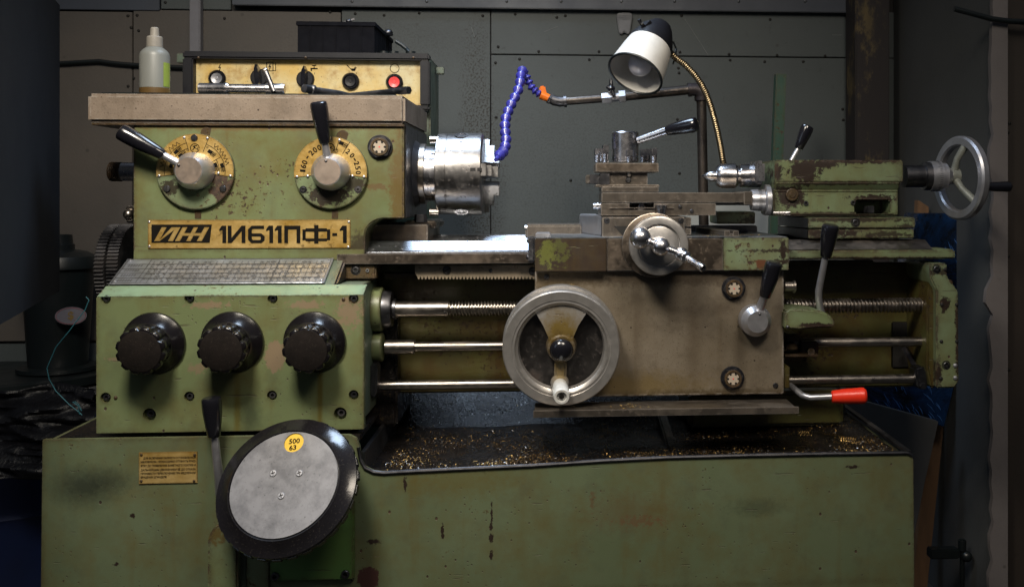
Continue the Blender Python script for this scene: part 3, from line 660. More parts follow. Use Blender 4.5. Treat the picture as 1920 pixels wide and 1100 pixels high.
# ---- bed
YB = .165
zt, zb_ = Z(472, YB, 815), Z(493, YB, 815)
xl, xr = X(630, YB), X(1790, YB)
b = MB()
b.prism([(YB, zb_), (YB, zt), (YB + .004, zt + .002), (YB + .012, zt + .002), (YB + .034, Z(452, YB + .034, 815)), (YB + .06, Z(452, YB + .034, 815)), (YB + .075, zt), (YB + .075, zb_)], X(632, YB), X(1006, YB), 'x', .0008)
b.prism([(YB + .165, zt), (YB + .165, Z(452, YB + .165, 815)), (YB + .175, Z(441, YB + .175, 815)), (YB + .225, Z(441, YB + .175, 815)), (YB + .225, zt)], X(700, YB + .2), X(1640, YB + .2), 'x', .0008)
b.build('bed_way', M['way'], L)
b = MB()   # the brown front face strip (a proud lip)
b.box(X(632, .147), X(1480, .147), .147, YB - .0005, zb_ - .0005, zt - .003, .0008); b.build('bed_edge', M['brown_steel'], L)
b = MB(); zq = Z(468, YB, 1600); zq2 = Z(486, YB, 1600)
b.prism([(X(1400, YB), YB), (X(1790, YB), YB), (X(1793, YB), YB + .008), (X(1793, YB), YB + .10), (X(1400, YB), YB + .10)], zq2, zq - .001, 'z', .003); b.build('bed_end_rail', M['green_worn'], L)
b = MB(); b.prism([(YB + .006, zq), (YB + .012, zq + .002), (YB + .05, Z(450, YB + .05, 1600)), (YB + .09, Z(450, YB + .05, 1600)), (YB + .10, zq)], X(1400, YB), X(1752, YB), 'x', .001); b.build('rear_way', steel('dull_way_steel', (.26, .23, .21, 1), (.05, .035, .02, 1), .5, .4, .4), L)
b = MB(); b.pb(700, 494, 1748, 731, .285, .305, .004)
bedw = b.build('bed_wall', M['green_bed'], L)
b = MB(); b.pb(1478, 488, 1640, 500, .25, .285, .003); b.build('bed_rib', M['green_bed'], L); b = MB(); b.pb(640, 494, 1004, 512, .215, .284, .003); b.build('bed_rib', M['green_bed'], L)
# near-black plate painted as the shade of a pocket in the bed wall
b = MB(); b.pb(1672, 603, 1705, 690, .281, .286, .004); b.build('pocket_shade', M['dark'], L)
b = MB(); b.pb(720, 512, 780, 523, .2, .28, .002); b.build('rack_bracket', M['rusty'], L)
# rack
b = MB(); Yk = .172; pts = [(778, 497), (1006, 497), (1006, 518)]
nt = 34; tw = (1004 - 782) / nt
low = []
for k in range(nt): x = 782 + k * tw; low += [(x, 518), (x + tw * .35, 523.5), (x + tw * .6, 523.5), (x + tw * .95, 518)]
b.pp(pts + low[::-1] + [(778, 512)], Yk, Yk + .012, .0)
rk = b.build('gear_rack', steel('rack_iron', (.40, .33, .24, 1), (.06, .045, .02, 1), .5, .42, .6, met=.5), L)
screw('slot', P(838, 506, Yk), .0085, rk, mat='dark_steel', spin=.5); screw('rivet', P(920, 507, Yk), .004, rk); screw('slot', P(999, 508, Yk), .0085, rk)
# left mounting lug with bolts
b = MB(); b.pb(637, 494, 705, 524, .155, .24, .003); lg = b.build('mounting_lug', M['rusty'], L)
screw('ring', P(667, 506, .155), .0066, lg); screw('socket', P(689, 507, .155), .0036, lg, mat='alu')

# ---- headstock
YH = .15
zc_ = Z(232, YH, 500)
out = [(250, 487), (250, 228), (757, 228), (757, 405)] + [(757, 410), (716, 410)] + arc(716, 443, 32, 90, 180, 6)[1:] + [(684, 470), (684, 487)]
b = MB().pp(out, YH, .50, .0022)
hs = b.build('headstock', M['green'], L)
b = MB(); b.pb(684, 421, 802, 455, .235, .46, .002); b.pb(758, 414, 818, 428, .30, .46, .003); b.build('headstock_foot', M['brown_steel'], L)
screw('hex', P(789, 413, .27) , .014, hs, axis=(0, 0, 1), name='bolt')
# bottom seam of the headstock (lower green strip slightly proud)
b = MB(); b.pb(250.5, 468, 683, 488, YH - .0015, YH + .01, .0008); b.build('lower_rail', M['green_clean'], hs)
# dark iron side face
xs = X(757, YH)
b = MB(); b.box(xs + .0005, xs + .003, YH + .012, .498, Z(408, YH, 757), zc_, .0008); b.build('side_face', M['dark_steel'], hs)
# cover: big cast tray on top
b = MB(); Yc = .138
x0, x1 = X(163, Yc, 203), X(759, Yc, 205); z0, z1 = Z(231, Yc, 460), Z(177, Yc, 460)
b.box(x0, x1, Yc, .50, z0, z1, .006); b.build('top_cover', M['taupe'], hs)
b = MB(); b.box(x0 + .006, x1 - .002, Yc + .006, .495, z0 - .005, z0 - .0004, .001); b.build('cover_gasket', M['rusty'], hs)
b = MB(); b.box(x0 + .02, x1 - .02, Yc + .015, .48, z1 + .0003, z1 + .0035, .001); b.build('cover_mat', M['rubber'], hs)
ZTOP = z1 + .0036
# plugs near the dials
for (x, y) in ((389, 250), (643, 256)): MB().cyl(P(x, y, YH + .002), P(x, y, YH) + Vector((0, -.0012, 0)), .0125, n=24).build('plug', M['rusty'], hs)
for (x, y) in ((371, 402), (628, 402)): MB().pb(x - 6, y - 8, x + 6, y + 8, YH - .001, YH + .002, .0005).build('patch', M['rusty'], hs)

def ring_sector(mb, mt, r0, r1, a0, a1, d0, d1, n=40):
    vs = []
    for i in range(n + 1):
        a = R(a0 + (a1 - a0) * i / n)
        for r_, d in ((r0, d0), (r1, d0), (r1, d1), (r0, d1)): vs.append(mt @ Vector((math.cos(a) * r_, math.sin(a) * r_, d)))
    fs = [(4 * i + k, 4 * i + (k + 1) % 4, 4 * i + 4 + (k + 1) % 4, 4 * i + 4 + k) for i in range(n) for k in range(4)] + [(0, 1, 2, 3), (4 * n, 4 * n + 3, 4 * n + 2, 4 * n + 1)]
    mb.raw(vs, fs)
def mk(mb, mt, pts, wd=.0009, d=.0004):
    for p, q in zip(pts, pts[1:]):
        p, q = Vector((*p, 0)), Vector((*q, 0)); t_ = q - p
        if t_.length < 1e-6: continue
        t_.normalize(); s_ = Vector((-t_.y, t_.x, 0)) * wd / 2; t_ *= wd * .3
        c4 = [p - t_ + s_, p - t_ - s_, q + t_ - s_, q + t_ + s_]
        vs = [mt @ Vector((v.x, v.y, 0)) for v in c4] + [mt @ Vector((v.x, v.y, d)) for v in c4]
        mb.raw(vs, [(4, 5, 6, 7), (0, 1, 5, 4), (1, 2, 6, 5), (2, 3, 7, 6), (3, 0, 4, 7)])
def gearicon(mb, mt, x, y, rot, s=.006, n=4):
    c_, s_ = math.cos(rot), math.sin(rot); tr = lambda a, b_: (x + a * c_ - b_ * s_, y + a * s_ + b_ * c_)
    for k in range(n): mk(mb, mt, [tr(s * (-.2 + .45 * k), -s * .8), tr(s * (.1 + .45 * k), s * .8)], .0011)
    mk(mb, mt, [tr(-s * 1.3, s * .2), tr(-s * .5, s * .2)], s * 1.3); mk(mb, mt, [tr(-s * .5, 0), tr(s * 1.6, 0)], .0008)
def dial(px, py, Rr, kind, hub, lv):
    c = P(px, py, YH); c.y = YH
    d = MB().lathe(c, (0, -1, 0), [(-.005, Rr), (.008, Rr), (.0095, Rr - .002), (.0095, 0)], 72).build('speed_dial', M['green_worn'], L)
    d['label'] = 'headstock dial with ' + ('thread symbols' if kind == 0 else 'speed numbers') + ' on brass'
    yp = c - Vector((0, .0096, 0)); mt = FR(yp)
    b = MB(); ring_sector(b, mt, .018, Rr - .0005, -8, 188, 0, .0012, 60); b.build('brass_sector', M['brass'], d)
    m2 = FR(yp - Vector((0, .0013, 0))); b = MB()
    pol = lambda r_, a: (r_ * math.cos(R(a)), r_ * math.sin(R(a)))
    ra = lambda r_, a0, a1: [pol(r_, a0 + (a1 - a0) * i / 14) for i in range(15)]
    if kind == 0:
        mk(b, m2, [pol(.042, 106), pol(Rr - .001, 106)]); mk(b, m2, [pol(.042, 68), pol(Rr - .001, 68)])
        mk(b, m2, ra(.058, -6, 68)); mk(b, m2, ra(.058, 106, 186)); mk(b, m2, ra(.047, -6, 30)); mk(b, m2, ra(.047, 106, 140)); mk(b, m2, [pol(.036, 30), pol(.058, 30)], .0008)
        for a0, a1 in ((12, 55), (118, 140), (155, 172)):
            n_ = int((a1 - a0) / 3.2); mk(b, m2, [pol(.0605 + (.007 if k % 2 else 0), a0 + (a1 - a0) * k / n_) for k in range(n_ + 1)], .0009)
        for a, r_ in ((48, .048), (12, .041), (8, .053), (128, .052), (125, .041), (160, .046)): gearicon(b, m2, *pol(r_, a), R(a - 90 + 10), .0052)
        mk(b, m2, [(v[0], v[1] + .046) for v in ra(.0085, 0, 340)], .0012); mk(b, m2, [(-.004, .042), (.0, .048), (-.002, .05), (.004, .051)], .0014); mk(b, m2, [(-.004, .050), (.005, .043), (.006, .047)], .0012)
    else:
        def arctext(s_, r_, a0, a1, sz):
            for i, ch in enumerate(s_):
                if ch == ' ': continue
                a = a0 + (a1 - a0) * i / (len(s_) - 1); b.text(ch, m2 @ Matrix.Translation((*pol(r_, a), 0)) @ Matrix.Rotation(R(a - 90), 4, 'Z'), sz, .02, width=sz * (.48 if ch not in '-' else .42) if ch not in '1' else sz * .30)
        arctext('160', .054, 176, 158, .0150); arctext('-', .054, 1, 0, .0001) if 0 else None
        b.text('-', m2 @ Matrix.Translation((*pol(.054, 146), 0)) @ Matrix.Rotation(R(56), 4, 'Z'), .016, .03, width=.006)
        arctext('2000', .054, 134, 104, .0150)
        arctext('20', .054, 51, 39, .0140); b.text('-', m2 @ Matrix.Translation((*pol(.054, 29), 0)) @ Matrix.Rotation(R(-61), 4, 'Z'), .016, .03, width=.006); arctext('250', .054, 20, 0, .0140)
        mk(b, m2, [pol(.042, 76), pol(Rr - .001, 76)]); mk(b, m2, [pol(.044, 50 + 8), pol(Rr - .001, 58)])
        gearicon(b, m2, *pol(.061, 66), R(-22), .0055); mk(b, m2, [(v[0] + .011, v[1] + .043) for v in ra(.0035, 0, 340)], .001)
        mk(b, m2, [(v[0] - .001, v[1] + .049) for v in ra(.0085, -50, 260)], .0018); mk(b, m2, [(-.004, .046), (.003, .052)], .0014); mk(b, m2, [(-.003, .051), (.004, .047)], .0012)
    b.build('dial_markings', M['ink'], d)
    for a, r_ in ((187, Rr - .006), (-7, Rr - .006), (107 if kind == 0 else 75, Rr - .005), (70 if kind == 0 else -9, Rr - .005 if kind == 0 else .043), (-4 if kind == 0 else 189, .045)):
        screw('rivet', m2 @ Vector((*pol(r_, a), 0)), .0028, d, mat='alu', name='rivet')
    for a in (-32, 212): screw('slot' if kind == 0 else 'ring', yp + Vector((math.cos(R(a)) * .063, 0, math.sin(R(a)) * .063)), .0066 if kind == 0 else .0048, d, spin=1.4)
    screw('slot' if kind == 0 else 'ring', yp + Vector((-.001, -.001, .066)), .0066 if kind == 0 else .004, d, spin=.7)
    # hub
    h0 = c - Vector((0, .009, 0)); h0.x += .003; h0.z += .001
    hd = Vector((-.04 if kind == 0 else -.02, -1, .00)).normalized()
    hub_ = MB().lathe(h0, hd, [(0, .034), (.002, .0365), (.022, .0360), (.040, .0262), (.0405, .026), (.0405, .0)], 56).build('hub', M['alu'], d)
    f0 = h0 + hd * .0406
    MB().lathe(f0, hd, [(0, .0252), (.0006, .0248), (.0006, 0)], 48).build('hub_face', M['hubface'], d)
    # lever
    a, rl, gl0, gl1, yy = lv
    dr_ = Vector((math.cos(R(a)), 0, math.sin(R(a)))); p0 = h0 + hd * .024 + dr_ * .024; p1 = p0 + dr_ * rl + Vector((0, yy * .35, 0)); p2 = p1 + (p1 - p0).normalized() * gl1
    MB().cyl(p0, p1, .0085, .0068, 20).build('lever', M['alu'], d)
    grip(p1 - (p1 - p0).normalized() * .004, p2, .0165, d)
    screw('rivet', f0 + dr_ * .021 + hd * .0006, .0028, d, name='rivet')
dial(369, 322, .0745, 0, None, (150, .040, 0, .088, -.01))
dial(622, 324, .0715, 1, None, (97, .036, 0, .078, -.02))

def sight(px, py, Y, r=.0245):
    c = P(px, py, Y); c.y = Y
    s_ = MB().lathe(c, (0, -1, 0), [(-.002, r), (.004, r), (.0045, r * .93), (.0045, r * .90)], 40).build('oil_sight', M['blackmetal'], L)
    b = MB(); hx = [(c.x + r * .92 * math.cos(R(60 * i + 10)), c.z + r * .92 * math.sin(R(60 * i + 10))) for i in range(6)]
    b.prism(hx, Y - .004, Y - .010, 'y', .001); b.build('hex_rim', M['dark_steel'], s_)
    MB().lathe(c - Vector((0, .010, 0)), (0, -1, 0), [(0, r * .74), (.003, r * .70), (.003, r * .56), (.0003, r * .54), (.0003, 0)], 32).build('bezel', M['rusty'], s_)
    b = MB(); pts = []
    for i in range(60):
        a = 2 * math.pi * i / 60; q = r * .50; pts.append((c.x + q * math.cos(a), c.z + q * math.sin(a)))
    b.prism(pts, Y - .0106, Y - .0112, 'y'); b.build('star_disc', M['sight'], s_)
    b = MB()
    for i in range(6):
        a = R(60 * i); q = c + Vector((math.cos(a) * r * .44, -.0112, math.sin(a) * r * .44)); b.lathe(q, (0, -1, 0), [(0, r * .10), (.0004, r * .10), (.0004, 0)], 10)
    b.build('star_hole', M['dark'], s_)
    MB().lathe(c - Vector((0, .0112, 0)), (0, -1, 0), [(0, r * .06), (.0005, r * .06), (.0005, 0)], 12).build('red_dot', M['redb'], s_)
sight(713, 276, YH); sight(1375, 540, .125, .0240); sight(1373, 708, .125, .0240)

# ---- nameplate with the lettering
Yn = YH - .0022
npl = MB().pb(277, 412, 657, 466, Yn, YH - .0002, .0008).build('nameplate', M['brass'], L)
def pix(mb, polys, Y, th=.0005):
    for p in polys: mb.pp(p, Y - th, Y, 0)
b = MB(); Yl = Yn - .0002
pix(b, [[(284, 421), (397, 421), (393, 455), (284, 455)]], Yl); b.build('emblem_field', M['ink'], npl)
b = MB(); sl = lambda x, y, k=.55: x + (452 - y) * k    # slanted strokes
def st(x0, w_): return [(sl(x0, 452), 452), (sl(x0, 426), 426), (sl(x0 + w_, 426), 426), (sl(x0 + w_, 452), 452)]
L1 = [st(289, 9), st(315, 9), [(299, 452), (297, 452), (322, 426), (333, 426)]]
L2 = [st(328, 9), st(349, 8), st(369, 9), [(sl(337, 442), 442), (sl(337, 437), 437), (sl(369, 437), 437), (sl(369, 442), 442)]]
for k, p in enumerate(L1 + L2): b.pp(p, Yl - .0009 - k * .00004, Yl - .0003, 0)
b.build('emblem_letters', M['brass'], npl)
b = MB(); T_, B_ = 423, 455.5
def rc(x0, y0, x1, y1): return [(x0, y1), (x0, y0), (x1, y0), (x1, y1)]
one = lambda x: [[(x, 430), (x + 5, 423), (x + 13, 423), (x + 13, 455.5), (x + 6, 455.5), (x + 6, 431), (x, 433)]]
gl = one(411) + [rc(427, T_, 434, B_), rc(453, T_, 460, B_), [(434, B_), (434, 446), (453, T_), (453, 433)]]
gl += [rc(465, 430, 472, 449), [(465, 430), (472, 423), (495, 423), (495, 429), (474, 429), (472, 431), (472, 430)], [(465, 449), (471, 455.5), (490, 455.5), (496, 450.5), (496, 443), (490, 437.5), (472, 437.5), (472, 443), (487.5, 443), (489, 444.5), (489, 448.5), (487.5, 450), (474, 450), (472, 448)]]
gl += one(499) + one(515) + [rc(533, T_, 540, B_), rc(556, T_, 563, B_), rc(540, T_, 556, 430)]
gl += [rc(567, 430, 573, 450), rc(573, 428, 589, 434), rc(573, 447, 589, 452), rc(597, 428, 613, 434), rc(597, 447, 613, 452), rc(613, 430, 619, 450), rc(589, T_ - 1, 597, B_ + 1)]
gl += [rc(623, 437, 632, 442)] + [[(x, y) for x, y in p] for p in one(637)]
for k, p in enumerate(gl): b.pp(p, Yl - .0005 - (k % 7) * .00003, Yl, 0)
b.build('lettering', M['ink'], npl)
for (x, y) in ((280, 416), (654, 416), (280, 462), (653, 463)): screw('rivet', P(x, y, Yn), .0026, npl, mat='alu', name='rivet')

# ---- feed gearbox
YG = .02
out = [(180, 811), (180, 555), (682, 555), (682, 806)]
b = MB()
xg0, xg1 = X(180, YG, 680), X(682, YG, 680); zg0, zg1 = Z(809, YG, 430), Z(555, YG, 430)
zg2 = Z(538, .055, 430)
b.box(xg0, xg1, YG, YG + .018, zg0, zg1, .0012)
gb = b.build('feed_gearbox', M['green_clean'], L)
boltsG = [(198, 560), (355, 560), (511, 560), (663, 560), (198, 745), (355, 743), (510, 741), (663, 740)]
big = [(280, 777), (638, 775)]
cuts = []
for (x, y) in boltsG: c = P(x, y, YG); cuts.append((c + Vector((0, -.005, 0)), c + Vector((0, .009, 0)), .0092))
for (x, y) in big: c = P(x, y, YG); cuts.append((c + Vector((0, -.005, 0)), c + Vector((0, .012, 0)), .0118))
holes(gb, cuts)
for (x, y) in boltsG: c = P(x, y, YG); screw('socket', c + Vector((0, .007, 0)), .0062, gb)
for (x, y) in big: c = P(x, y, YG); screw('socket', c + Vector((.001, .009, .001)), .0075, gb)
for (x, y) in ((644, 561), (217, 745)): screw('rivet', P(x, y, YG), .0036, gb, mat='rusty', name='pin')
b = MB()   # casting behind the face plate, chamfer and sloping chart seat
b.prism([(YG + .0185, zg0 + .004), (YG + .0185, zg1 + .001), (.062, zg2 + .001), (.152, Z(487, .15, 430)), (.235, Z(487, .15, 430)), (.235, zg0 + .004)], xg0 + .001, X(634, .10), 'x', .001)
b.prism([(YG + .0185, zg0 + .004), (YG + .0185, zg1 + .001), (.062, zg2 + .001), (.235, zg2 + .001), (.235, zg0 + .004)], X(634, .10) + .0004, xg1 - .013, 'x', .001)
b.build('gearbox_casting', M['green_side'], gb)
b = MB(); b.prism([(YG + .001, zg1 + .0006), (.060, zg2 + .003), (.064, zg2 + .001), (YG + .004, zg1 - .002)], xg0 + .0012, xg1 - .001, 'x', 0)
b.build('top_chamfer', paint('pale_green_chamfer', (.17, .25, .17, 1), (.15, .22, .13, 1), .2, .72), gb)
# chart plate
b = MB(); A = Vector((0, .064, zg2 + .0042)); Bv = Vector((0, .150, Z(488, .15, 430) + .002)); sdir = (Bv - A); sl_ = sdir.length; sdir.normalize(); nn = Vector((0, -sdir.z, sdir.y)); 
if nn.z < 0: nn = -nn
cx0, cx1 = X(204, .064, 537), X(608, .064, 537)
def ch(u, v, d=0): return Vector((cx0 + (cx1 - cx0) * u, 0, 0)) + A + sdir * (sl_ * v) + nn * d
vs = []; nu, nv = 60, 14
for j in range(nv + 1):
    for i in range(nu + 1): vs.append(ch(i / nu, j / nv, .0022 + NZ.noise(Vector((i * .5, j * .6, 1))) * .0007))
fs = [(j * (nu + 1) + i, j * (nu + 1) + i + 1, (j + 1) * (nu + 1) + i + 1, (j + 1) * (nu + 1) + i) for j in range(nv) for i in range(nu)]
b.raw(vs, fs); cp = b.build('chart_plate', M['chart'], L); md = cp.modifiers.new('s', 'SOLIDIFY'); md.thickness = .0012; md.offset = -1
b = MB()
def cl_(u0, v0, u1, v1, wd=.0007):
    p, q = ch(u0, v0, .0031), ch(u1, v1, .0031); b.obox(p, q, wd, .0003, nn, 0)
for v in (.03, .22, .40, .58, .76, .97): cl_(.01, v, .99, v)
for u in (.01, .12, .74, .99): cl_(u, .03, u, .97)
for k in range(28): cl_(.14 + k * .0302, .03, .14 + k * .0302, .88, .0005)
random.seed(11)
for r_ in range(9):
    for k in range(56):
        if random.random() < (.75 if r_ % 2 else .25):
            u = .145 + k * .0151; v = .07 + r_ * .093
            for q in range(2): cl_(u + q * .0055, v, u + q * .0055 + random.uniform(-.001, .002), v + .045, .0009)
for r_ in range(4):
    for k in range(6): u = .03 + k * .012; cl_(u, .1 + r_ * .19, u + .004, .17 + r_ * .19, .001)
b.build('chart_lines', plain('etched_line', (.045, .043, .04, 1), .6), cp)
for u, v in ((.02, .1), (.98, .1), (.02, .93), (.98, .93)): screw('rivet', ch(u, v, .0026), .0022, cp, axis=nn, mat='alu', name='rivet')
b = MB(); b.prism([(.06, zg2), (.15, Z(488, .15, 430)), (.235, Z(488, .15, 430)), (.235, zg2)], cx1 + .003, X(634, .10) + .004, 'x', .004); b.build('side_shoulder', M['dark_steel'], gb)
# right flank of the gearbox, with flanges for the shafts
# black fluted selector knobs
def selector(px, py, spin):
    c = P(px, py, YG); c.y = YG; ax = Vector((0.0, -1, -.14)).normalized() if 0 else Vector((-.02, -1, -.10)).normalized()
    k = MB().lathe(c, ax, [(-.002, .056), (.003, .0575), (.008, .0565), (.020, .043), (.028, .0405)], 64).build('selector_knob', M['knob'], L)
    a, u, v = frame(ax); b = MB(); n = 96; rings = []; vs = []; fs = []
    for t_, r_, am in ((.024, .037, 0), (.027, .0390, .0), (.030, .0410, .8), (.050, .0430, 1), (.060, .0440, 1), (.064, .0430, 1), (.066, .0405, .6), (.0665, .0, 0)):
        ring = []
        for i in range(n):
            q = 2 * math.pi * i / n; f = max(0, math.cos(12 * q + spin)) ** 1.5
            rr = r_ - am * .0050 * f; ring.append(len(vs)); vs.append(c + a * t_ + (u * math.cos(q) + v * math.sin(q)) * rr)
        rings.append(ring)
    for A_, B_2 in zip(rings, rings[1:]):
        for i in range(n): j = (i + 1) % n; fs.append((A_[i], A_[j], B_2[j], B_2[i]))
    b.raw(vs, fs); b.build('fluted_grip', M['knob'], k, ang=50)
    MB().lathe(c + a * .0667, a, [(0, .0375), (.0006, .0365), (.0006, 0)], 48).build('knob_face', M['knobface'], k)
selector(290, 642, 0); selector(437, 640, 1); selector(591, 640, 2)

# ---- warning plate on the cabinet
wp = MB().pb(260, 847, 370, 906, -.0022, -.0002, .0006).build('warning_plate', M['brass'], L)
b = MB()
rows = ['ДЛЯ ВКЛЮЧЕНИЯ СКОРОСТИ УСТАНОВЛЕННОЙ', 'МАХОВИКОМ, НЕОБХОДИМО ОТТЯНУТЬ РУКО-', 'ЯТКУ ДО ПОЯВЛЕНИЯ ЗАМЕТНОГО УСИЛИЯ И', 'ДАЛЬНЕЙШИМ ДВИЖЕНИЕМ ЕЁ ДО ОТКАЗА', 'ПРОИЗВЕСТИ ПЕРЕКЛЮЧЕНИЕ ПРИ МЕДЛЕННОМ', 'ВРАЩЕНИИ ШПИНДЕЛЯ.']
for k, s_ in enumerate(rows):
    x0_, x1_ = (269 if k == 0 else 264), (313 if k == 5 else 367); y_ = 857.5 + k * 7.3
    b.text(s_, FR(P((x0_ + x1_) / 2, y_, -.0024)), .0050, .005, width=(x1_ - x0_) * mm(300, 0))
b.build('lettering', M['ink'], wp)
for (x, y) in ((265, 852), (365, 852), (265, 901), (364, 901)): screw('rivet', P(x, y, -.0023), .0026, wp, mat='rusty', name='rivet')
# ---- green cover plate and pedestal low on the cabinet
pl = MB().pb(505, 905, 664, 1089, -.012, -.0002, .003).build('cover_plate', M['green_bright'], L)
for (x, y) in ((516, 1079), (648, 1075)): screw('socket', P(x, y, -.012), .0075, pl)
b = MB(); b.pp([(388, 1110), (389, 1010), (394, 996), (405, 985), (425, 982), (446, 982), (446, 1110)], -.02, -.0002, .004); b.pb(462, 1000, 504, 1110, -.006, -.0002, .001); b.build('pedestal', M['green_worn'], L)
b = MB(); b.pb(447, 980, 461, 1110, -.0015, -.0001, 0); b.build('slot_shadow_strip', M['green_side'], L)  # flat darker green strip painted for the slot's shadow
# ---- upright lever left of the selector wheel
lv = MB(); lv.tube([P(413, 925, -.004), P(411, 895, -.02), P(406, 855, -.03), P(402, 810, -.035)], [.009, .0085, .0075, .007], 16)
lv = lv.build('engage_lever', M['alu'], L); grip(P(401.5, 818, -.035), P(396, 744, -.04), .0172, lv)
# ---- big tilted speed selector wheel
wn = Vector((-.14, -.8025, .58)).normalized(); wc = P(532, 906, -.10); 
a_, u_, v_ = frame(wn)
W = MB().lathe(wc - wn * .001, wn, [(-.032, .110), (-.029, .1225), (-.022, .1245), (-.016, .1250), (-.0115, .1240), (-.0015, .1005), (.0005, .0990), (.0005, .0970), (-.003, .0965), (-.003, 0)], 96).build('selector_wheel', M['wheelrim'], L)
b = MB()
for k in range(30):
    q = 2 * math.pi * k / 30; c_ = wc - wn * .022 + (u_ * math.cos(q) + v_ * math.sin(q)) * .1235; t_ = (-u_ * math.sin(q) + v_ * math.cos(q))
    b.obox(c_ - t_ * .0085, c_ + t_ * .0085, .005, .012, wn, .0012)
b.build('grip_ribs', M['wheelrim'], W)
# grey plate with a window
wx = (P(550, 830, -.10) - wc)
# intersect the view ray with the wheel plane
def onwheel(px, py, d=.0):
    q = P(px, py, 0); dr2 = (q - CAM); t2 = ((wc + wn * d) - CAM).dot(wn) / dr2.dot(wn); return CAM + dr2 * t2
gp = MB().lathe(wc - wn * .0035, wn, [(0, .0950), (.003, .0950), (.0035, .0945), (.0035, 0)], 80).build('face_plate', M['greyplate'], W)
wpnt = onwheel(551, 829)
holes(gp, [(wpnt - wn * .02, wpnt + wn * .02, .0178)])
MB().lathe(wpnt - wn * .0029, wn, [(0, .0177), (.0006, .0177), (.0006, 0)], 40).build('window_dial', M['paper'], W)
b = MB(); upv = Vector((0, 0, 1)); mw = FR(wpnt - wn * .0021, 0, wn)
mw = mw @ Matrix.Rotation(R(8), 4, 'Z')
b.text('500', mw @ Matrix.Translation((0, .0035, 0)), .0125, .02, width=.0195); b.text('63', mw @ Matrix.Translation((-.0018, -.0085, 0)), .0125, .02, width=.0125)
b.build('lettering', M['ink'], W)
for (x, y) in ((512.5, 887), (561.5, 886.5), (527.5, 929)):
    q = onwheel(x, y); sc_ = screw('cross', q, .0062, W, axis=wn, mat='alu')
    b = MB(); m3 = FR(q + wn * .0021, .4, wn); mk(b, m3, [(-.0035, 0), (.0035, 0)], .0013); mk(b, m3, [(0, -.0035), (0, .0035)], .0013); b.build('cross_slot', M['ink'], W)
MB().cyl(wc - wn * .04, wc - wn * .10, .05, .055, 40).build('wheel_boss', M['green_bright'], W)

# ---- left end: spindle tail and change gears
YS = .31
sp = P(207, 322, YS); q = mm(230, YS)
b = MB().cyl((X(228, YS, 322), YS, sp.z), (X(262, YS, 322), YS, sp.z), 18 * q, n=40, ch=.001); st_ = b.build('spindle_tail', M['steel'], L)
b = MB(); x_ = X(206, YS, 322); pr = [(0, 16 * q), (.002, 18.5 * q)] + [(.003 + k * .0018, (19 if k % 2 else 18.2) * q) for k in range(12)] + [(.026, 18 * q)]
b.lathe((x_, YS, sp.z), (1, 0, 0), pr, 40); b.build('threaded_end', M['rusty'], st_)
def gear(px, py, r, nteeth, wpx, m='rod', Y=YS, name='change_gear'):
    c = P(px, py, Y); x0_ = c.x; w_ = wpx * mm(px, Y); vs = []; n = nteeth * 4; b = MB(); pts = []
    for i in range(n):
        a = 2 * math.pi * i / n; rr = r if (i % 4) in (1, 2) else r - .0042; a += (.3 if i % 4 == 1 else -.3 if i % 4 == 2 else 0) * 2 * math.pi / n
        pts.append((Y + rr * math.cos(a), c.z + rr * math.sin(a)))
    b.prism(pts, x0_ - w_ / 2, x0_ + w_ / 2, 'x'); return b.build(name, M[m], L, ang=20)
gear(219, 500, .090, 70, 17, 'dark_steel'); gear(242, 498, .088, 74, 20, 'dark_steel'); gear(246, 402, .018, 18, 12)
MB().ball(P(241, 402, .3), .011).build('gear_nut', M['rod'], L)

# ---- spindle nose and chuck
zs = P(870, 326.5, YS).z; ax = Vector((1, 0, 0))
xS = lambda px: X(px, YS, 326); q = mm(860, YS)
o = Vector((0, YS, zs))
def on(px): return Vector((xS(px), YS, zs))
sn = MB().lathe(on(757), ax, [(0, 68 * q), (xS(772) - xS(757), 68 * q), (xS(773) - xS(757), 67 * q), (xS(789) - xS(757), 57 * q), (xS(790) - xS(757), 50 * q)], 72).build('spindle_cover', M['dark_steel'], L)
MB().lathe(on(789), ax, [(0, 56 * q), (.002, 57 * q), (.012, 56.5 * q), (.013, 54 * q)], 72).build('spindle_flange', M['rod'], sn)
MB().lathe(on(795), ax, [(0, 52 * q), (xS(824) - xS(795), 51 * q)], 64).build('spindle_nose', M['steel'], sn)
ck = MB().lathe(on(822), ax, [(0, 74 * q), (.0015, 76 * q), (xS(841) - xS(822) - .0004, 76 * q), (xS(841) - xS(822), 75.3 * q), (xS(841) - xS(822) + .0004, 76 * q), (xS(900) - xS(822), 78 * q), (xS(905) - xS(822), 77 * q), (xS(908) - xS(822), 73 * q), (xS(908) - xS(822), 20 * q), (xS(880) - xS(822), 20 * q)], 110).build('chuck', M['chuck'], L)
for k, a in enumerate((62, 118 + 180 + 14, 182)):
    d_ = Vector((0, -math.cos(R(a)), math.sin(R(a)))); c_ = on(868) + d_ * 77.4 * q
for a in (68, -66, 190):
    d_ = Vector((0, -math.cos(R(a)), math.sin(R(a)))); c_ = on(868) + d_ * 77.0 * q
    MB().lathe(c_, d_, [(0, .015), (.0012, .0145), (.0012, .0095), (-.003, .009), (-.003, 0)], 28).build('key_socket', M['steel'], ck)
for y_ in (262, 398):
    b = MB(); dd = Vector((0, -1, .0)); c0 = P(815, y_, .27); b.cyl(c0 - ax * .010, c0 + ax * .008, .0075, n=20); b.build('stud', M['rod'], ck)
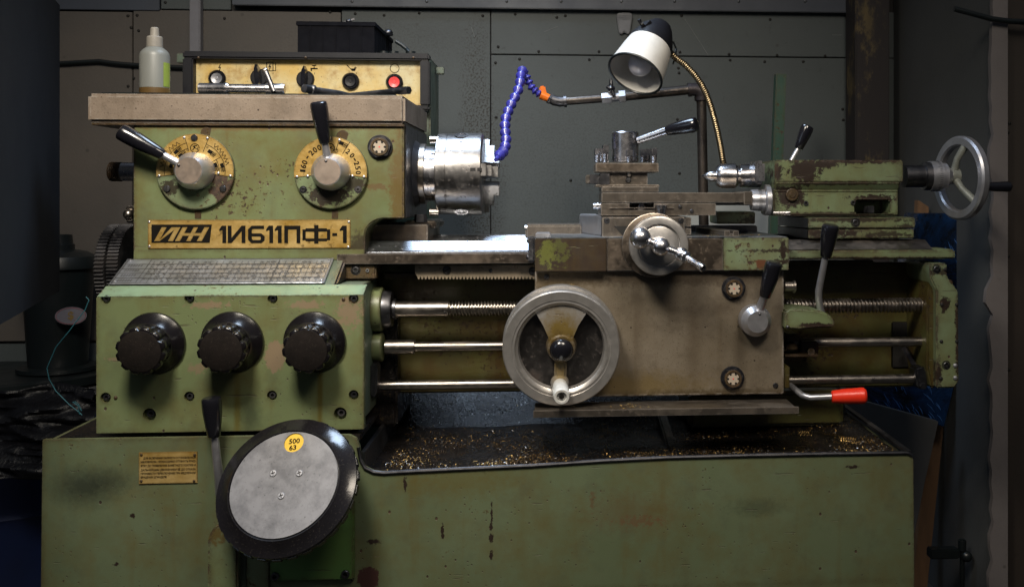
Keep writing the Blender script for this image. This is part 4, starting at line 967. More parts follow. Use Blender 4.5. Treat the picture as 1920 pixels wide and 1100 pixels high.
# jaws: stepped blocks on the chuck face
for a in (5, 125, 245):
    m4 = Matrix.Translation(on(907)) @ Matrix.Rotation(R(-a), 4, 'X') @ Matrix.Rotation(0, 4, 'X')
    j = MB()
    for (t0, t1, r0, r1) in ((0, .010, .022, .086), (.010, .021, .022, .070), (.021, .033, .022, .046)):
        j.box(t0 - .001, t1, -r1, -r0, -.0115 if t0 else -.013, .0115 if t0 else .013, .0008, m4)
    jo = j.build('jaw', M['chuck'], ck)
    b = MB(); b.box(-.022, .0015, -.089, -.060, -.0035, .0035, 0, m4)
    b.build('jaw_slot', M['dark'], jo)
b = MB(); pw = on(895)

# ---- carriage, saddle and apron
YA, YSd = .125, .112
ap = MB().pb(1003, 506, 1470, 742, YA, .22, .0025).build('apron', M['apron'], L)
b = MB(); zsh = Z(766, .03, 1250); zsh0 = Z(779, .03, 1250)
b.box(X(1000, .03, 770), X(1498, .03, 770), .03, .035, zsh0, zsh, .0006); b.box(X(1002, .03, 770), X(1496, .03, 770), .0352, YA - .0005, zsh0, zsh - .004, .0006)
b.build('drip_tray', M['slide'], ap)
b = MB()
for (x, y) in ((1025, 519), (1454, 722)): screw('slot', P(x, y, YA), .0055, ap, spin=.9)
# saddle
zt1, zb1 = Z(447, YSd, 1240), Z(508, YSd, 1240)
def sblock(x0_, x1_, Y0, m, name, par=None, b_=.002):
    return MB().box(X(x0_, Y0, 477), X(x1_, Y0, 477), Y0, .45, zb1, zt1, b_).build(name, M[m], par or L)
sd = MB().box(X(1004, .13, 477), X(1478, .13, 477), .13, .455, zb1 + .001, zt1 - .001, .001).build('saddle', M['brown_steel'], L)
def fr(x0_, x1_, Y0, m, name): return MB().box(X(x0_, Y0, 477), X(x1_, Y0, 477), Y0, .1298, zb1, zt1 + .0005, .0015).build(name, M[m], sd)
fr(1003, 1137, .104, 'rusty_green', 'front_block'); fr(1137.6, 1356, .112, 'brown_steel', 'front_face'); fr(1357, 1479, .108, 'green_worn', 'green_block')
b = MB(); b.box(X(1003, .104, 477) + .001, X(1478, .108, 477) - .001, .112, .455, zt1 + .0006, zt1 + .0022, .0004); b.build('saddle_top', steel('saddle_top_steel', (.36, .38, .40, 1), (.07, .05, .03, 1), .4, .28, .6), sd)
b = MB(); b.box(X(1140, .2), X(1440, .2), .32, .335, zt1 + .0022, zt1 + .0035, 0); 
b.__init__(); b.pb(985, 421, 1092, 447, .33, .45, .004); b.build('rear_wing', M['slide'], sd); 
b = MB(); b.pb(1004, 437, 1032, 446, .14, .20, .002); b.build('clamp_strip', M['alu'], sd); screw('slot', P(1028, 441, .16), .006, sd, axis=(0, 0, 1), mat='alu')
b = MB(); b.pb(990, 444, 1003, 492, .12, .15, .003); b.build('way_wiper', M['steel'], sd); screw('rivet', P(990, 451, .13), .005, sd, axis=(-1, 0, 0)); screw('rivet', P(990, 482, .13), .005, sd, axis=(-1, 0, 0))
b = MB(); b.cyl(P(984, 428, .34), P(994, 428, .34), .0075, n=16); b.build('wing_bolt', M['steel'], sd)
# oblique T-bar piece and follow rest pieces lying on the saddle top, right
b = MB(); zz1 = zt1 + .0023
p0, p1 = Vector((X(1372, .14), .14, zz1 + .006)), Vector((X(1316, .36), .36, zz1 + .006))
for dx in (-.009, .009): b.obox(p0 + Vector((dx, 0, 0)), p1 + Vector((dx, 0, 0)), .012, .012, (0, 0, 1), .0008)
b.obox(p0 - Vector((0, -.002, .003)), p1 - Vector((0, 0, .003)), .030, .005, (0, 0, 1), .0005); b.build('slotted_bar', M['slide'], sd)
b = MB(); b.pb(1276, 423, 1420, 438, .40, .45, .002); b.build('rear_ledge', M['dark_steel'], sd)
b = MB(); b.pb(1345, 397, 1416, 420, .33, .44, .002); b.build('follow_rest', M['green_worn'], sd)
b = MB(); b.pb(1285, 408, 1296, 425, .2, .42, .001); b.pb(1285, 428, 1296, 440, .2, .42, .001); b.build('gib_end', M['slide'], sd)
# cross slide
cs = MB().pb(1129, 407, 1284, 446, .175, .44, .0015).build('cross_slide', M['slide'], L)
zc1 = Z(406, .175, 1200); zc0 = zt1 + .0023
b = MB(); b.prism([(X(1129, .175, 430) - .001, .178), (X(1129, .175, 430) - .001, .44), (X(1087, .42, 400), .44), (X(1087, .42, 400), .34)], zc0, zc1 + .001, 'z', .002); b.build('slide_wing', M['alu'], cs)
b = MB().pp([(1151, 424), (1176, 424), (1200, 424), (1200, 446), (1172, 446)], .1735, .1748, 0); b.build('dovetail', M['dark'], cs)
for (x, y) in ((1138, 414), (1277, 414)): screw('ring', P(x, y, .175), .0042, cs)
# compound
YC = .20
b = MB(); b.pb(1127, 381, 1180, 404, YC, .34, .001); b.pb(1226, 381, 1342, 404, YC, .34, .001); b.pb(1180.5, 394, 1225.5, 404, YC, .34, .0008)
cb = b.build('compound_base', M['slide'], L)
b = MB(); b.pb(1181, 381, 1225, 393, .28, .30, 0); b.build('slot_back', M['dark'], cb)
b = MB().cyl(P(1202, 394, .23), P(1202, 385, .23), .014, n=30, ch=.001); b.cyl(P(1202, 386, .23), P(1202, 382, .23), .010, n=24); b.build('swivel_bolt', M['steel'], cb)
for (x, y) in ((1275, 388), (1297, 396)): screw('slot', P(x, y, YC), .0042, cb)
b = MB(); b.pb(1143, 389, 1264, 391, YC - .004, YC, .0005); b.build('edge_ledge', M['brown_steel'], cb)
b = MB().lathe(P(1240, 403, .19), (0, 0, 1), [(0, .009), (.020, .013), (.021, 0)], 24); b.build('swivel_post', M['steel'], cb)
b = MB().cyl(P(1112, 386, .22), P(1127, 386, .22), .0065, n=16); b.cyl(P(1119, 386, .22), P(1122, 386, .22), .009, n=16); b.build('gib_screw', M['steel'], cb)
top_ = MB().pb(1128, 361, 1396, 380, YC, .33, .0012).build('top_slide', M['slide'], L)
b = MB(); b.pb(1395, 359, 1411, 384, YC - .003, .32, .001); b.build('end_plate', M['slide'], top_)
b = MB(); b.pb(1128, 350, 1235, 360.3, YC + .002, .32, .0012); b.build('toolpost_seat', M['slide'], top_)
b = MB(); b.pb(1142, 381, 1410, 385, .24, .31, 0); b.build('screw_guard', M['dark_steel'], top_)
# compound dial and two-arm handle
yd = .255; zd = P(1430, 375, yd).z; onq = lambda px: Vector((X(px, yd, 375), yd, zd)); q = mm(1430, yd)
b = MB(); t1, t2, t3 = X(1420, yd) - X(1410, yd), X(1434, yd) - X(1410, yd), X(1438, yd) - X(1410, yd)
b.lathe(onq(1408), ax, [(0, 19 * q), (t1, 20 * q), (t2, 20 * q), (t2 + .001, 16 * q), (t3, 16 * q)], 48); cdl = b.build('compound_dial', M['alu'], L)
b = MB()
for i in range(60):
    a = 2 * math.pi * i / 60; d_ = Vector((0, math.cos(a), math.sin(a))); c_ = onq(1423) + d_ * 20.05 * q; b.obox(c_ - ax * (.003 if i % 5 else .005), c_ + ax * .004, .0005, .0004, d_, 0)
b.build('dial_graduations', M['ink'], cdl)
b = MB().lathe(onq(1433), ax, [(0, 27 * q), (.001, 28.5 * q), (.0105, 28.5 * q), (.012, 27 * q), (.012, 14 * q), (.006, 13 * q), (.006, 0)], 64); b.build('hand_ring', M['alu'], cdl)
for (y_, x_) in ((354, 1484), (399, 1481)):
    p_ = P(1449, y_, yd); b = MB().cyl(p_, P(x_, y_ + .5, yd), .0042, .0062, 18, .0008); b.build('handle_pin', M['steel'], cdl)
# four-way tool post
YT = .215
b = MB(); b.pb(1142, 323, 1214, 351, YT + .012, .31, .001); tp = b.build('tool_post', M['slide'], L)
b = MB(); b.pb(1117, 305.5, 1235, 323, YT, .325, .0015); b.build('post_plate', M['brown_steel'], tp)
b = MB(); b.pb(1117, 346, 1236, 351, YT + .004, .32, .001); b.build('post_foot', M['slide'], tp)
b = MB(); b.pb(1125, 325, 1143, 347, YT + .004, .27, .001); b.obox(P(1127, 337, YT + .02), P(1106, 336, YT + .02), .020, .020, (0, 0, 1), .0008); b.build('tool_bit', M['dark_steel'], tp)
b = MB(); b.pb(1098, 328, 1112, 345, YT + .016, YT + .028, .002); b.build('bit_tip', M['rod'], tp)
cc0 = P(1172, 304, .27); b = MB().lathe((cc0.x, .27, cc0.z), (0, 0, 1), [(0, .028), (.0015, .029), (Z(249, .27) - Z(304, .27), .029), (Z(249, .27) - Z(304, .27) + .002, .0275), (Z(249, .27) - Z(304, .27) + .003, .024), (Z(249, .27) - Z(304, .27) + .003, 0)], 56); b.build('lock_cap', M['steel'], tp)
def bolt(px, ytop, ybot, Y):
    p0, p1 = P(px, ybot, Y), P(px, ytop, Y); r_ = .0078; b = MB(); h = (p1 - p0).z
    pr = [(0, r_ * .8)]
    nth = max(2, int(h * .55 / .0022))
    for k in range(nth): pr += [(k * .0022, r_ * .78), (k * .0022 + .0011, r_ * .92)]
    b.lathe(p0, (0, 0, 1), pr + [(nth * .0022, r_ * .75)], 16)
    sq = [(p0.x + r_ * math.cos(R(45 + 90 * i + 12)) * 1.12, Y + r_ * math.sin(R(45 + 90 * i + 12)) * 1.12) for i in range(4)]
    b.prism(sq, p0.z + nth * .0022, p1.z, 'z', .0012); return b.build('clamp_screw', M['steel'], tp)
for a in ((1180, 281, 305, .225), (1135, 272, 305, .235), (1120, 279, 304, .265), (1127, 278, 303, .30), (1226, 278, 305, .235), (1205, 280, 304, .30), (1214, 280, 304, .31)): bolt(*a)
b = MB(); p_ = P(1179, 323, YT - .002 + .02); b.cyl((p_.x, .226, p_.z), (p_.x, .226, P(1179, 331, .22).z), .006, n=14); b.build('clamp_screw_end', M['rod'], tp); screw('slot', P(1178, 338, YT + .012), .006, tp)
b = MB().cyl(P(1196, 264, .25), P(1256, 243, .22), .0078, .0092, 20); tl = b.build('post_lever', M['chrome'], tp); grip(P(1250, 245, .223), P(1307, 233, .19), .0160, tp)

# cross-feed dial wheel with ball handle
cw = P(1230, 458, .105); cw = Vector((cw.x, .11, cw.z)); fw = Vector((.0, -1, .0)); q = mm(1230, .04)
cfb = MB().lathe(cw, fw, [(0, .048), (.002, .054), (.040, .057), (.060, .0575), (.0645, .0565), (.066, .052), (.066, .0425), (.060, .0415), (.060, .0385), (.065, .0375), (.0655, .0365), (.0655, 0)], 88).build('crossfeed_wheel', M['wheel'], L)
MB().lathe(cw, fw, [(.066, .018), (.074, .0165), (.078, .015)], 40).build('wheel_hub', M['steel'], cfb)
hp = lambda px, py, Y: P(px, py, Y)
b = MB(); A1, A2, A3, A4 = hp(1201, 446, .010), hp(1239, 462, .010), hp(1278, 477, .008), hp(1319, 503, -.045)
b.cyl(A1, A2, .0075, .0085, 20); b.cyl(A2, A3, .0085, .0075, 20); hb = b.build('ball_arm', M['chrome'], cfb)
MB().ball(A1, .0205, 36).build('ball', M['chrome'], cfb); MB().ball(A2, .0178, 36).build('ball', M['chrome'], cfb); MB().ball(A3, .0135, 30).build('ball', M['chrome'], cfb)
b = MB().lathe(A3, A4 - A3, [(.010, .0085), (.012, .0115), (.016, .0115), (.019, .0065), (.050, .0062), (.052, .0072), ((A4 - A3).length - .002, .0075), ((A4 - A3).length, .0062), ((A4 - A3).length, .0035), ((A4 - A3).length - .012, .003)], 24); b.build('handle_spindle', M['chrome'], cfb)
b = MB(); b.lathe((cw.x - .004, .111, cw.z - .002), fw, [(0, .064), (.003, .064), (.004, .062), (.004, 0)], 60); b.build('wheel_bearing', M['brown_steel'], cfb)

# apron handwheel
c1 = P(1052, 638, .12); c1.y = .124; c2 = P(1052, 660, .055)
ax2 = (c2 - c1).normalized(); ax2 = Vector((0, -1, -.10)).normalized()
q = mm(1050, .055)
hw = MB().lathe(c1, ax2, [(0, .108), (.001, .1140), (.014, .1150), (.018, .1135), (.019, .104), (.020, .084), (.034, .084)], 110).build('apron_handwheel', M['wheel'], L)
c2 = c1 + ax2 * .068
prof = [(-.026, .099), (-.022, .109), (-.016, .1125), (-.004, .1135), (.000, .1130), (.002, .1110), (.0015, .0955), (.0, .0945), (.0005, .090), (-.003, .0875), (-.006, .0835), (-.014, .082), (-.018, .081)]
MB().lathe(c2, ax2, prof, 110, False).build('rim', M['wheel'], hw)
MB().lathe(c2, ax2, [(-.022, .0835), (-.024, .06), (-.028, .03), (-.028, 0)], 72, False).build('web', M['web'], hw)
a0, uu, vv = frame(ax2); ex = Vector((1, 0, 0)); ez = ax2.cross(ex); ez = -ez if ez.z < 0 else ez
pt = lambda x, z, d: c2 + ex * x + ez * z + ax2 * d
b = MB(); pts = [(-.050, .068), (-.025, .079), (0, .083), (.025, .079), (.050, .068), (.034, .045), (.024, .022), (.024, -.004), (-.024, -.004), (-.026, .022), (-.036, .045)]
n = len(pts); d0, d1 = -.025, -.003
b.raw([pt(x, z, d0) for x, z in pts] + [pt(x * .97, z, d1 + (-.004 if z > .06 else 0)) for x, z in pts], [tuple(range(n)), tuple(range(2 * n - 1, n - 1, -1))] + [(i, (i + 1) % n, (i + 1) % n + n, i + n) for i in range(n)])
b.obox(pt(0, 0, -.013), pt(-.003, -.084, -.013), .024, .020, ax2, .005); b.build('spoke', M['spokem'], hw, ang=40)
MB().lathe(c2, ax2, [(-.022, .030), (-.002, .027), (.001, .024), (.001, .0)], 40).build('hub', M['spokem'], hw)
MB().lathe(c2, ax2, [(0, .015), (.004, .0215), (.010, .0225), (.015, .0205), (.020, .014), (.0225, .006), (.023, 0)], 40).build('hub_knob', M['black'], hw)
hs_ = pt(-.003, -.070, -.004); he = hs_ + Vector((.003, -.070, -.012))
MB().lathe(pt(-.003, -.070, -.012), (he - hs_), [(0, .018), (.012, .016), (.016, .013)], 32).build('handle_boss', M['spokem'], hw)
L_ = (he - hs_).length
MB().lathe(hs_, he - hs_, [(.004, .0115), (.008, .0135), (L_ * .4, .0155), (L_ * .8, .0160), (L_ - .003, .0155), (L_, .0140), (L_, .0098), (L_ - .006, .0092), (L_ - .006, 0)], 36).build('handle', M['white'], hw)
MB().cyl(he - (he - hs_).normalized() * .007, he - (he - hs_).normalized() * .001, .0048, n=16).build('handle_screw', M['rod'], hw)

# apron selector lever
c = P(1412, 598, YA); c.y = YA; hd = Vector((.03, -1, -.03)).normalized()
al = MB().lathe(c, hd, [(0, .031), (.003, .0315), (.028, .031), (.040, .0215), (.041, .021), (.041, 0)], 56).build('apron_lever', M['alu'], L)
screw('rivet', c + hd * .041 + Vector((.004, 0, .016)), .0028, al, name='rivet')
p0 = c + hd * .026 + Vector((.006, 0, .022)); p1 = P(1435, 552, .075)
MB().cyl(p0, p1, .0092, .0075, 20).build('rod', M['alu'], al); grip(P(1434, 556, .077), P(1452, 491, .06), .0172, al)

# ---- shafts
def hcyl(px0, px1, py, Y, rpx, m, name, par, n=32, ch=.0006):
    z = P((px0 + px1) / 2, py, Y).z; q_ = mm(px0, Y); return MB().cyl((X(px0, Y, py), Y, z), (X(px1, Y, py), Y, z), rpx * q_, n=n, ch=ch).build(name, M[m], par)
YL = .20
zL = P(900, 578, YL).z
def threaded(x0_, x1_, z, Y, r, pitch, name, par):
    b = MB(); n = 20; turns = (x1_ - x0_) / pitch; st2 = int(turns * 8); vs = []; fs = []
    for i in range(st2 + 1):
        x = x0_ + (x1_ - x0_) * i / st2
        for k in range(n):
            ph = (x / pitch - k / n) % 1; rr = r if ph < .40 else (r - .0044 if .5 < ph < .9 else r - .0020)
            a = 2 * math.pi * k / n; vs.append(Vector((x, Y + rr * math.cos(a), z + rr * math.sin(a))))
    for i in range(st2):
        for k in range(n): j = (k + 1) % n; fs.append((i * n + k, i * n + j, (i + 1) * n + j, (i + 1) * n + k))
    b.raw(vs, fs); return b.build(name, M['rod'], par, ang=28)
q = mm(900, YL)
ls = MB().cyl((X(740, YL), YL, zL), (X(842, YL), YL, zL), 15 * q, n=36, ch=.0008).build('lead_screw', M['rod'], L)
threaded(X(843, YL), X(1003, YL), zL, YL, 14 * q, .0066 / 1, 'screw_thread', ls)
threaded(X(1470, YL), X(1730, YL), zL, YL, 14.5 * q, .0080, 'screw_thread', ls)
MB().cyl((X(1730, YL), YL, zL), (X(1750, YL), YL, zL), 8 * q, n=24).build('screw_journal', M['rod'], ls)
def onL(px, y=None): return Vector((X(px, YL), YL, zL))
fl = MB().lathe(onL(700), ax, [(0, 41 * q), (X(717, YL) - X(700, YL), 41 * q), (X(718, YL) - X(700, YL) + .001, 39 * q)], 56).build('bearing_flange', M['green'], L)
MB().lathe(onL(717), ax, [(0, 34 * q), (.016, 34 * q), (.020, 32 * q)], 56).build('flange_cap', M['dark_steel'], fl)
MB().lathe(onL(732), ax, [(0, 19 * q), (.004, 19 * q), (.004, 16 * q), (.006, 16 * q), (.006, 19 * q), (.012, 19 * q)], 40).build('lock_ring', M['dark_steel'], fl)
screw('rivet', P(834, 585, YL - 14 * q), .003, ls, mat='dark', name='pin')
YF = .20; zF = P(860, 649, YF).z
rd = MB().cyl((X(722, YF), YF, zF), (X(778, YF), YF, zF), 13.5 * q, n=32, ch=.0008).build('feed_rod', M['rod'], L)
MB().cyl((X(778, YF), YF, zF), (X(1745, YF), YF, zF), 9 * q, n=28).build('shaft', M['rod'], rd)
b = MB().box(X(779, YF), X(1740, YF), YF - 9.3 * q, YF - 8 * q, zF - 4 * q, zF - 2.2 * q, 0); b.build('keyway', M['dark'], rd)
MB().lathe(Vector((X(700, YF), YF, zF)), ax, [(0, 27 * q), (.018, 27 * q), (.020, 25 * q)], 48).build('bearing_flange', M['green'], L)
zR = P(830, 721, YF).z
cr = MB().cyl((X(704, YF), YF, zR), (X(1722, YF), YF, zR), 9 * q, n=28).build('control_rod', M['rod'], L)
b = MB(); b.pp([(694, 684), (704, 680), (708, 690), (706, 735), (700, 748), (692, 738)], .16, .20, .003); b.build('rod_bracket', M['dark_steel'], L)
# ---- right end bearing bracket
YE = .145
b = MB(); b.pp([(1744, 494), (1776, 494), (1776, 519), (1797, 546), (1798, 716), (1790, 727), (1756, 727), (1756, 546), (1744, 520)], YE, .30, .003)
eb = b.build('end_bracket', M['green_worn'], L)
b = MB(); b.pp([(1744, 521), (1757, 548), (1757, 728), (1745, 726), (1738, 690), (1738, 560)], YE + .018, .30, .004); b.build('bracket_flank', M['green_bed'], eb)
for (x, y, r_) in ((1756, 504, .0085), (1774, 684, .0085)): screw('ring', P(x, y, YE), r_ * .72, eb)
for (x, y) in ((1772, 505), (1791, 685), (1766, 571), (1794, 571), (1765, 640), (1794, 640), (1764, 709), (1791, 708)): screw('rivet', P(x, y, YE), .0038 if x != 1791 else .005, eb, mat='dark' if x != 1791 else 'alu', name='pin')
screw('ring', P(1780, 530, YE + .004), .0045, eb, mat='rusty')
for z_, r_ in ((zL, 19), (zF, 18)): MB().lathe(Vector((X(1737, YL), YL, z_)), ax, [(0, r_ * q), (.008, r_ * q), (.009, (r_ - 2) * q)], 40).build('bush', M['dark_steel'], eb)
b = MB().pp([(1716, 690), (1730, 686), (1740, 694), (1741, 722), (1732, 731), (1722, 728), (1718, 712)], .175, .215, .004); lk = b.build('rod_arm', M['dark_steel'], L); screw('hex', P(1730, 723, .175), .007, lk, name='bolt')
MB().obox(P(1722, 692, .23), P(1695, 650, .25), .012, .010).build('arm_link', M['dark_steel'], lk)
# ---- switch bracket right of the apron
b = MB(); pts = [(1472, 617), (1472, 584), (1482, 578), (1505, 578), (1535, 582), (1552, 587), (1562, 597), (1567, 609), (1563, 614), (1530, 615), (1500, 618)]
b.pp(pts, .095, .19, .006, 3); sb = b.build('lever_housing', M['green_worn'], L)
screw('rivet', P(1477, 613, .095), .004, sb)
b = MB().tube([P(1543, 592, .14), P(1538, 578, .135), P(1535, 560, .13), P(1535, 545, .127), P(1540, 520, .12), P(1545, 495, .11), P(1549, 475, .105)], [.0068, .0072, .0072, .0072, .007, .0068, .0065], 16); l2 = b.build('feed_lever', M['alu'], L)
grip(P(1548, 481, .106), P(1558, 421, .09), .0172, l2)
b = MB().cyl(P(1471, 537, .14), P(1486, 537, .14), .010, n=24); b.cyl(P(1486, 537, .14), P(1491, 537, .14), .0125, n=24, ch=.001); b.build('push_stud', M['rod'], ap)
b = MB(); b.pb(1474, 626, 1500, 640, .16, .22, .003); b.pb(1474, 645, 1496, 656, .15, .22, .002); b.pb(1472, 664, 1534, 669, .15, .20, .001); b.pb(1502, 640, 1535, 668, .17, .22, .003); b.cyl(P(1521, 659, .165), P(1521, 659, .150), .0075, n=16); b.build('trip_linkage', M['rusty'], L)
b = MB(); b.pb(1472, 687, 1481, 728, .12, .22, .002); b.build('rod_support', M['green_bed'], ap)
# red stop lever
b = MB().tube([P(1481, 722, .17), P(1492, 731, .15), P(1505, 741, .13), P(1520, 745, .12), P(1540, 744, .115), P(1562, 743, .11)], [.0065] * 6, 14); rl = b.build('stop_lever', M['alu'], L)
p0, p1 = P(1559, 743.5, .111), P(1625, 741, .10); Lr = (p1 - p0).length
MB().lathe(p0, p1 - p0, [(0, 0), (0, .010), (.002, .0125), (Lr * .35, .0150), (Lr * .72, .0160), (Lr * .76, .0158), (Lr * .80, .0165), (Lr * .93, .0160), (Lr * .99, .0125), (Lr, .008), (Lr, 0)], 32).build('grip', M['red'], rl)

# ---- tailstock
YTf = .235
ztt, ztb = Z(300, YTf, 1565), Z(405, YTf, 1565)
z342, z360 = Z(342, YTf, 1565), Z(358, YTf, 1565)
x0_, x1_ = X(1436, YTf, 350), X(1694, YTf, 350)
b = MB(); b.prism([(YTf, ztt), (YTf, z342), (YTf + .016, z360), (YTf + .016, ztb), (.385, ztb), (.385, z360), (.40, z342), (.40, ztt)], x0_ + .02, x1_ - .006, 'x', .003)
b.prism([(YTf + .0006, ztt - .0006), (YTf + .0006, z342), (.399, z342), (.399, ztt - .0006)], x0_, x0_ + .03, 'x', .003)
b.prism([(YTf + .0004, ztt), (YTf + .0004, z342), (.3995, z342), (.3995, ztt)], x1_ - .014, x1_, 'x', .003)
ts = b.build('tailstock', M['green_worn'], L)
holes(ts, [lambda mb: mb.pb(1611, 374, 1680, 402, YTf - .02, YTf + .075, .004)])
screw('hex', P(1630, 396, YTf + .04), .013, ts, axis=(0, 0, 1), name='bolt')
for (x, y) in ((1511, 381), (1599, 380)): screw('socket', P(x, y, YTf + .016), .0052, ts)
MB().lathe(P(1485, 365, YTf + .012), (0, -1, 0), [(0, .0135), (.003, .0135), (.004, .012), (.004, .007), (.006, .006), (.006, 0)], 30).build('oiler', M['rusty'], ts)
b = MB(); b.box(x0_ - .022, x0_ - .0005, YTf + .003, .395, Z(345, YTf, 1430), ztt - .002, .006); b.build('nose_block', M['steel'], ts)
zq_ = P(1380, 330, YS).z; onT = lambda px: Vector((X(px, YS, 330), YS, zq_)); q = mm(1380, YS)
qn = MB().lathe(onT(1386), ax, [(0, 20 * q), (.002, 22 * q), (X(1425, YS) - X(1386, YS), 22 * q)], 48).build('quill', M['turned'], ts)
lc = MB().lathe(onT(1342), ax, [(0, 15 * q), (0, 17 * q), (.004, 19.5 * q), (.012, 23 * q), (X(1382, YS) - X(1342, YS) - .006, 23.5 * q), (X(1382, YS) - X(1342, YS), 20 * q), (X(1384, YS) - X(1342, YS), 14 * q), (X(1388, YS) - X(1342, YS), 14 * q)], 64).build('live_center', M['turned'], L)
MB().lathe(onT(1315), ax, [(0, 0), (.0004, .0006), (X(1332, YS) - X(1315, YS), 10.5 * q), (X(1343, YS) - X(1315, YS), 10.5 * q)], 48).build('center_point', M['turned'], lc)
# base plates
b = MB(); b.pb(1516, 408, 1716, 428, .205, .43, .002); b.pb(1516, 430, 1714, 447, .206, .43, .002); tb = b.build('tailstock_base', M['green_worn'], L)
xx = X(1516, .205, 420); xb2 = X(1460, .42, 415)
za_, zb__ = Z(408, .205, 1616), Z(428, .205, 1616)
b = MB(); b.prism([(xx - .0006, .207), (xx - .0006, .43), (xb2, .43), (xb2, .35)], zb__ + .0005, za_ - .0004, 'z', .001); b.prism([(xx - .0006, .208), (xx - .0006, .43), (xb2, .43), (xb2, .35)], Z(447, .206, 1616), zb__ - .002, 'z', .001); b.build('base_wedge', M['dark_steel'], tb)
screw('ring', P(1604, 417, .205), .0065, tb)
# barrel, dial, handwheel
br = MB().lathe(onT(1695), ax, [(0, 21 * q), (X(1730, YS) - X(1695, YS), 21 * q), (X(1731, YS) - X(1695, YS), 26 * q), (X(1745, YS) - X(1695, YS), 27 * q)], 48).build('barrel', M['dark_steel'], ts)
td = MB().lathe(onT(1742), ax, [(0, 28.5 * q), (X(1762, YS) - X(1742, YS), 28.5 * q), (X(1763, YS) - X(1742, YS), 25 * q), (X(1772, YS) - X(1742, YS), 25 * q), (X(1773, YS) - X(1742, YS), 21 * q), (X(1782, YS) - X(1742, YS), 15 * q)], 56).build('graduated_dial', M['alu'], ts)
b = MB()
for i in range(50):
    a = 2 * math.pi * i / 50; d_ = Vector((0, math.cos(a), math.sin(a))); c_ = onT(1755) + d_ * 28.55 * q; b.obox(c_ - ax * (.002 if i % 5 else .005), c_ + ax * .004, .0006, .0004, d_, 0)
b.build('graduations', M['ink'], td)
wc2 = onT(1801) + Vector((0, 0, -.004)); wa = Vector((math.cos(R(13)), math.sin(R(13)), 0)); Rw = .0835
hwT = MB(); n = 84; a5, u5, v5 = frame(wa); sec = [(-.010, -.008), (-.006, -.0115), (.006, -.0115), (.0115, -.006), (.0115, .006), (.006, .0105), (-.006, .0105), (-.010, .006)]
vs, fs = [], []
for i in range(n):
    aa = 2 * math.pi * i / n; rd2 = u5 * math.cos(aa) + v5 * math.sin(aa)
    for (t_, r_) in sec: vs.append(wc2 + wa * t_ + rd2 * (Rw + r_))
for i in range(n):
    for k in range(8): j = (k + 1) % 8; ii = (i + 1) % n; fs.append((i * 8 + k, i * 8 + j, ii * 8 + j, ii * 8 + k))
hwT.raw(vs, fs); hw2 = hwT.build('tailstock_handwheel', M['alu'], L)
hub0 = onT(1778)
MB().lathe(hub0, ax, [(0, .014), (.006, .018), (.024, .017), (.026, 0)], 32).build('hub', M['cast'], hw2)
for a in (-15, 105, 225):
    rd2 = (Vector((0, 0, 1)) * math.sin(R(a)) + (wa.cross(Vector((0, 0, 1)))) * -math.cos(R(a)))
    MB().tube([hub0 + ax * .012 + rd2 * .010, hub0 + ax * .014 + rd2 * .04, wc2 + rd2 * (Rw - .008)], [.009, .0075, .009], 12).build('spoke', M['cast'], hw2)
p_ = P(1853, 350, .24); MB().lathe(p_ - ax * .02, ax, [(0, .006), (.018, .006), (.020, .0095), (.030, .0105), (.060, .0115), (.068, .0105), (.072, .006), (.073, 0)], 28).build('handle', M['black'], hw2)
b = MB().cyl(P(1482, 305, .33), P(1499, 275, .33), .0058, n=18); tlv = b.build('clamp_lever', M['alu'], L); grip(P(1497, 279, .33), P(1515, 236, .33), .0145, tlv)

# ================================================================== THINGS ON AND AROUND THE LATHE
# ---- control box behind the headstock
YX = .55
cbx = thing('control_box', (X(575, YX), YX + .1, Z(205, YX, 575)), 'green control box with yellow push button panel behind the headstock', 'control box')
x0c, x1c = X(345, YX, 150), X(806, YX, 150); z0c, z1c = Z(207, YX, 575), Z(99, YX, 575)
MB().box(x0c + .004, x1c - .001, YX + .020, YX + .20, .35, z1c - .004, .004).build('housing', M['green_side'], cbx)
b = MB(); b.box(x0c, x1c, YX - .012, YX + .0195, z1c - .017, z1c, .004); b.box(x0c, x1c, YX - .012, YX + .0195, z0c, z0c + .013, .004)
b.box(x0c, x0c + .024, YX - .0118, YX + .019, z0c + .0125, z1c - .0165, .003); b.box(x1c - .022, x1c, YX - .0118, YX + .019, z0c + .0125, z1c - .0165, .003)
b.build('bezel', M['blackmetal'], cbx)
YP = YX + .012
pnl = MB().box(x0c + .020, x1c - .018, YP, YP + .006, z0c + .008, z1c - .012, .0005).build('button_panel', M['panel'], cbx)
def ic(px, py): return FR(P(px, py, YP - .0002))
b = MB(); k = mm(500, YX)
def pl2(px, py, pts, wd=1.2): mk(b, ic(px, py), [(x * k, -y * k) for x, y in pts], wd * k)
pl2(412, 127, [(1.5, -6), (-2, .5), (1.5, -.5), (-.5, 6)], 1.3)
pl2(508, 125, [(-8, -8), (4, -8), (4, 8.5), (-8, 8.5), (-8, -8)], 1.4); pl2(508, 125, [(-1, -5), (-4, 1), (-.5, -.5), (-3, 6)], 1.3); pl2(508, 125, [(5, 8), (9, 8)], 1.); pl2(508, 125, [(9, 8), (9, -7)], 1.2)
pl2(589, 129, [(-6, 0), (6, 0)], 2.6); pl2(589, 129, [(-5.5, 0), (-5.5, 4)], 2.4); pl2(589, 129, [(0, 0), (0, -6)], 1.6); pl2(589, 129, [(-3.5, -6), (3.5, -6)], 1.6)
pl2(660, 129, [(-10, -7), (0, 3)], 1.4); pl2(660, 129, [(-1, 1), (6, 1)], 2.4); pl2(660, 129, [(0, 3), (4.5, 3)], 3.); pl2(660, 129, [(4, 1), (6, -3), (8, -2), (5, 4)], 1.2)
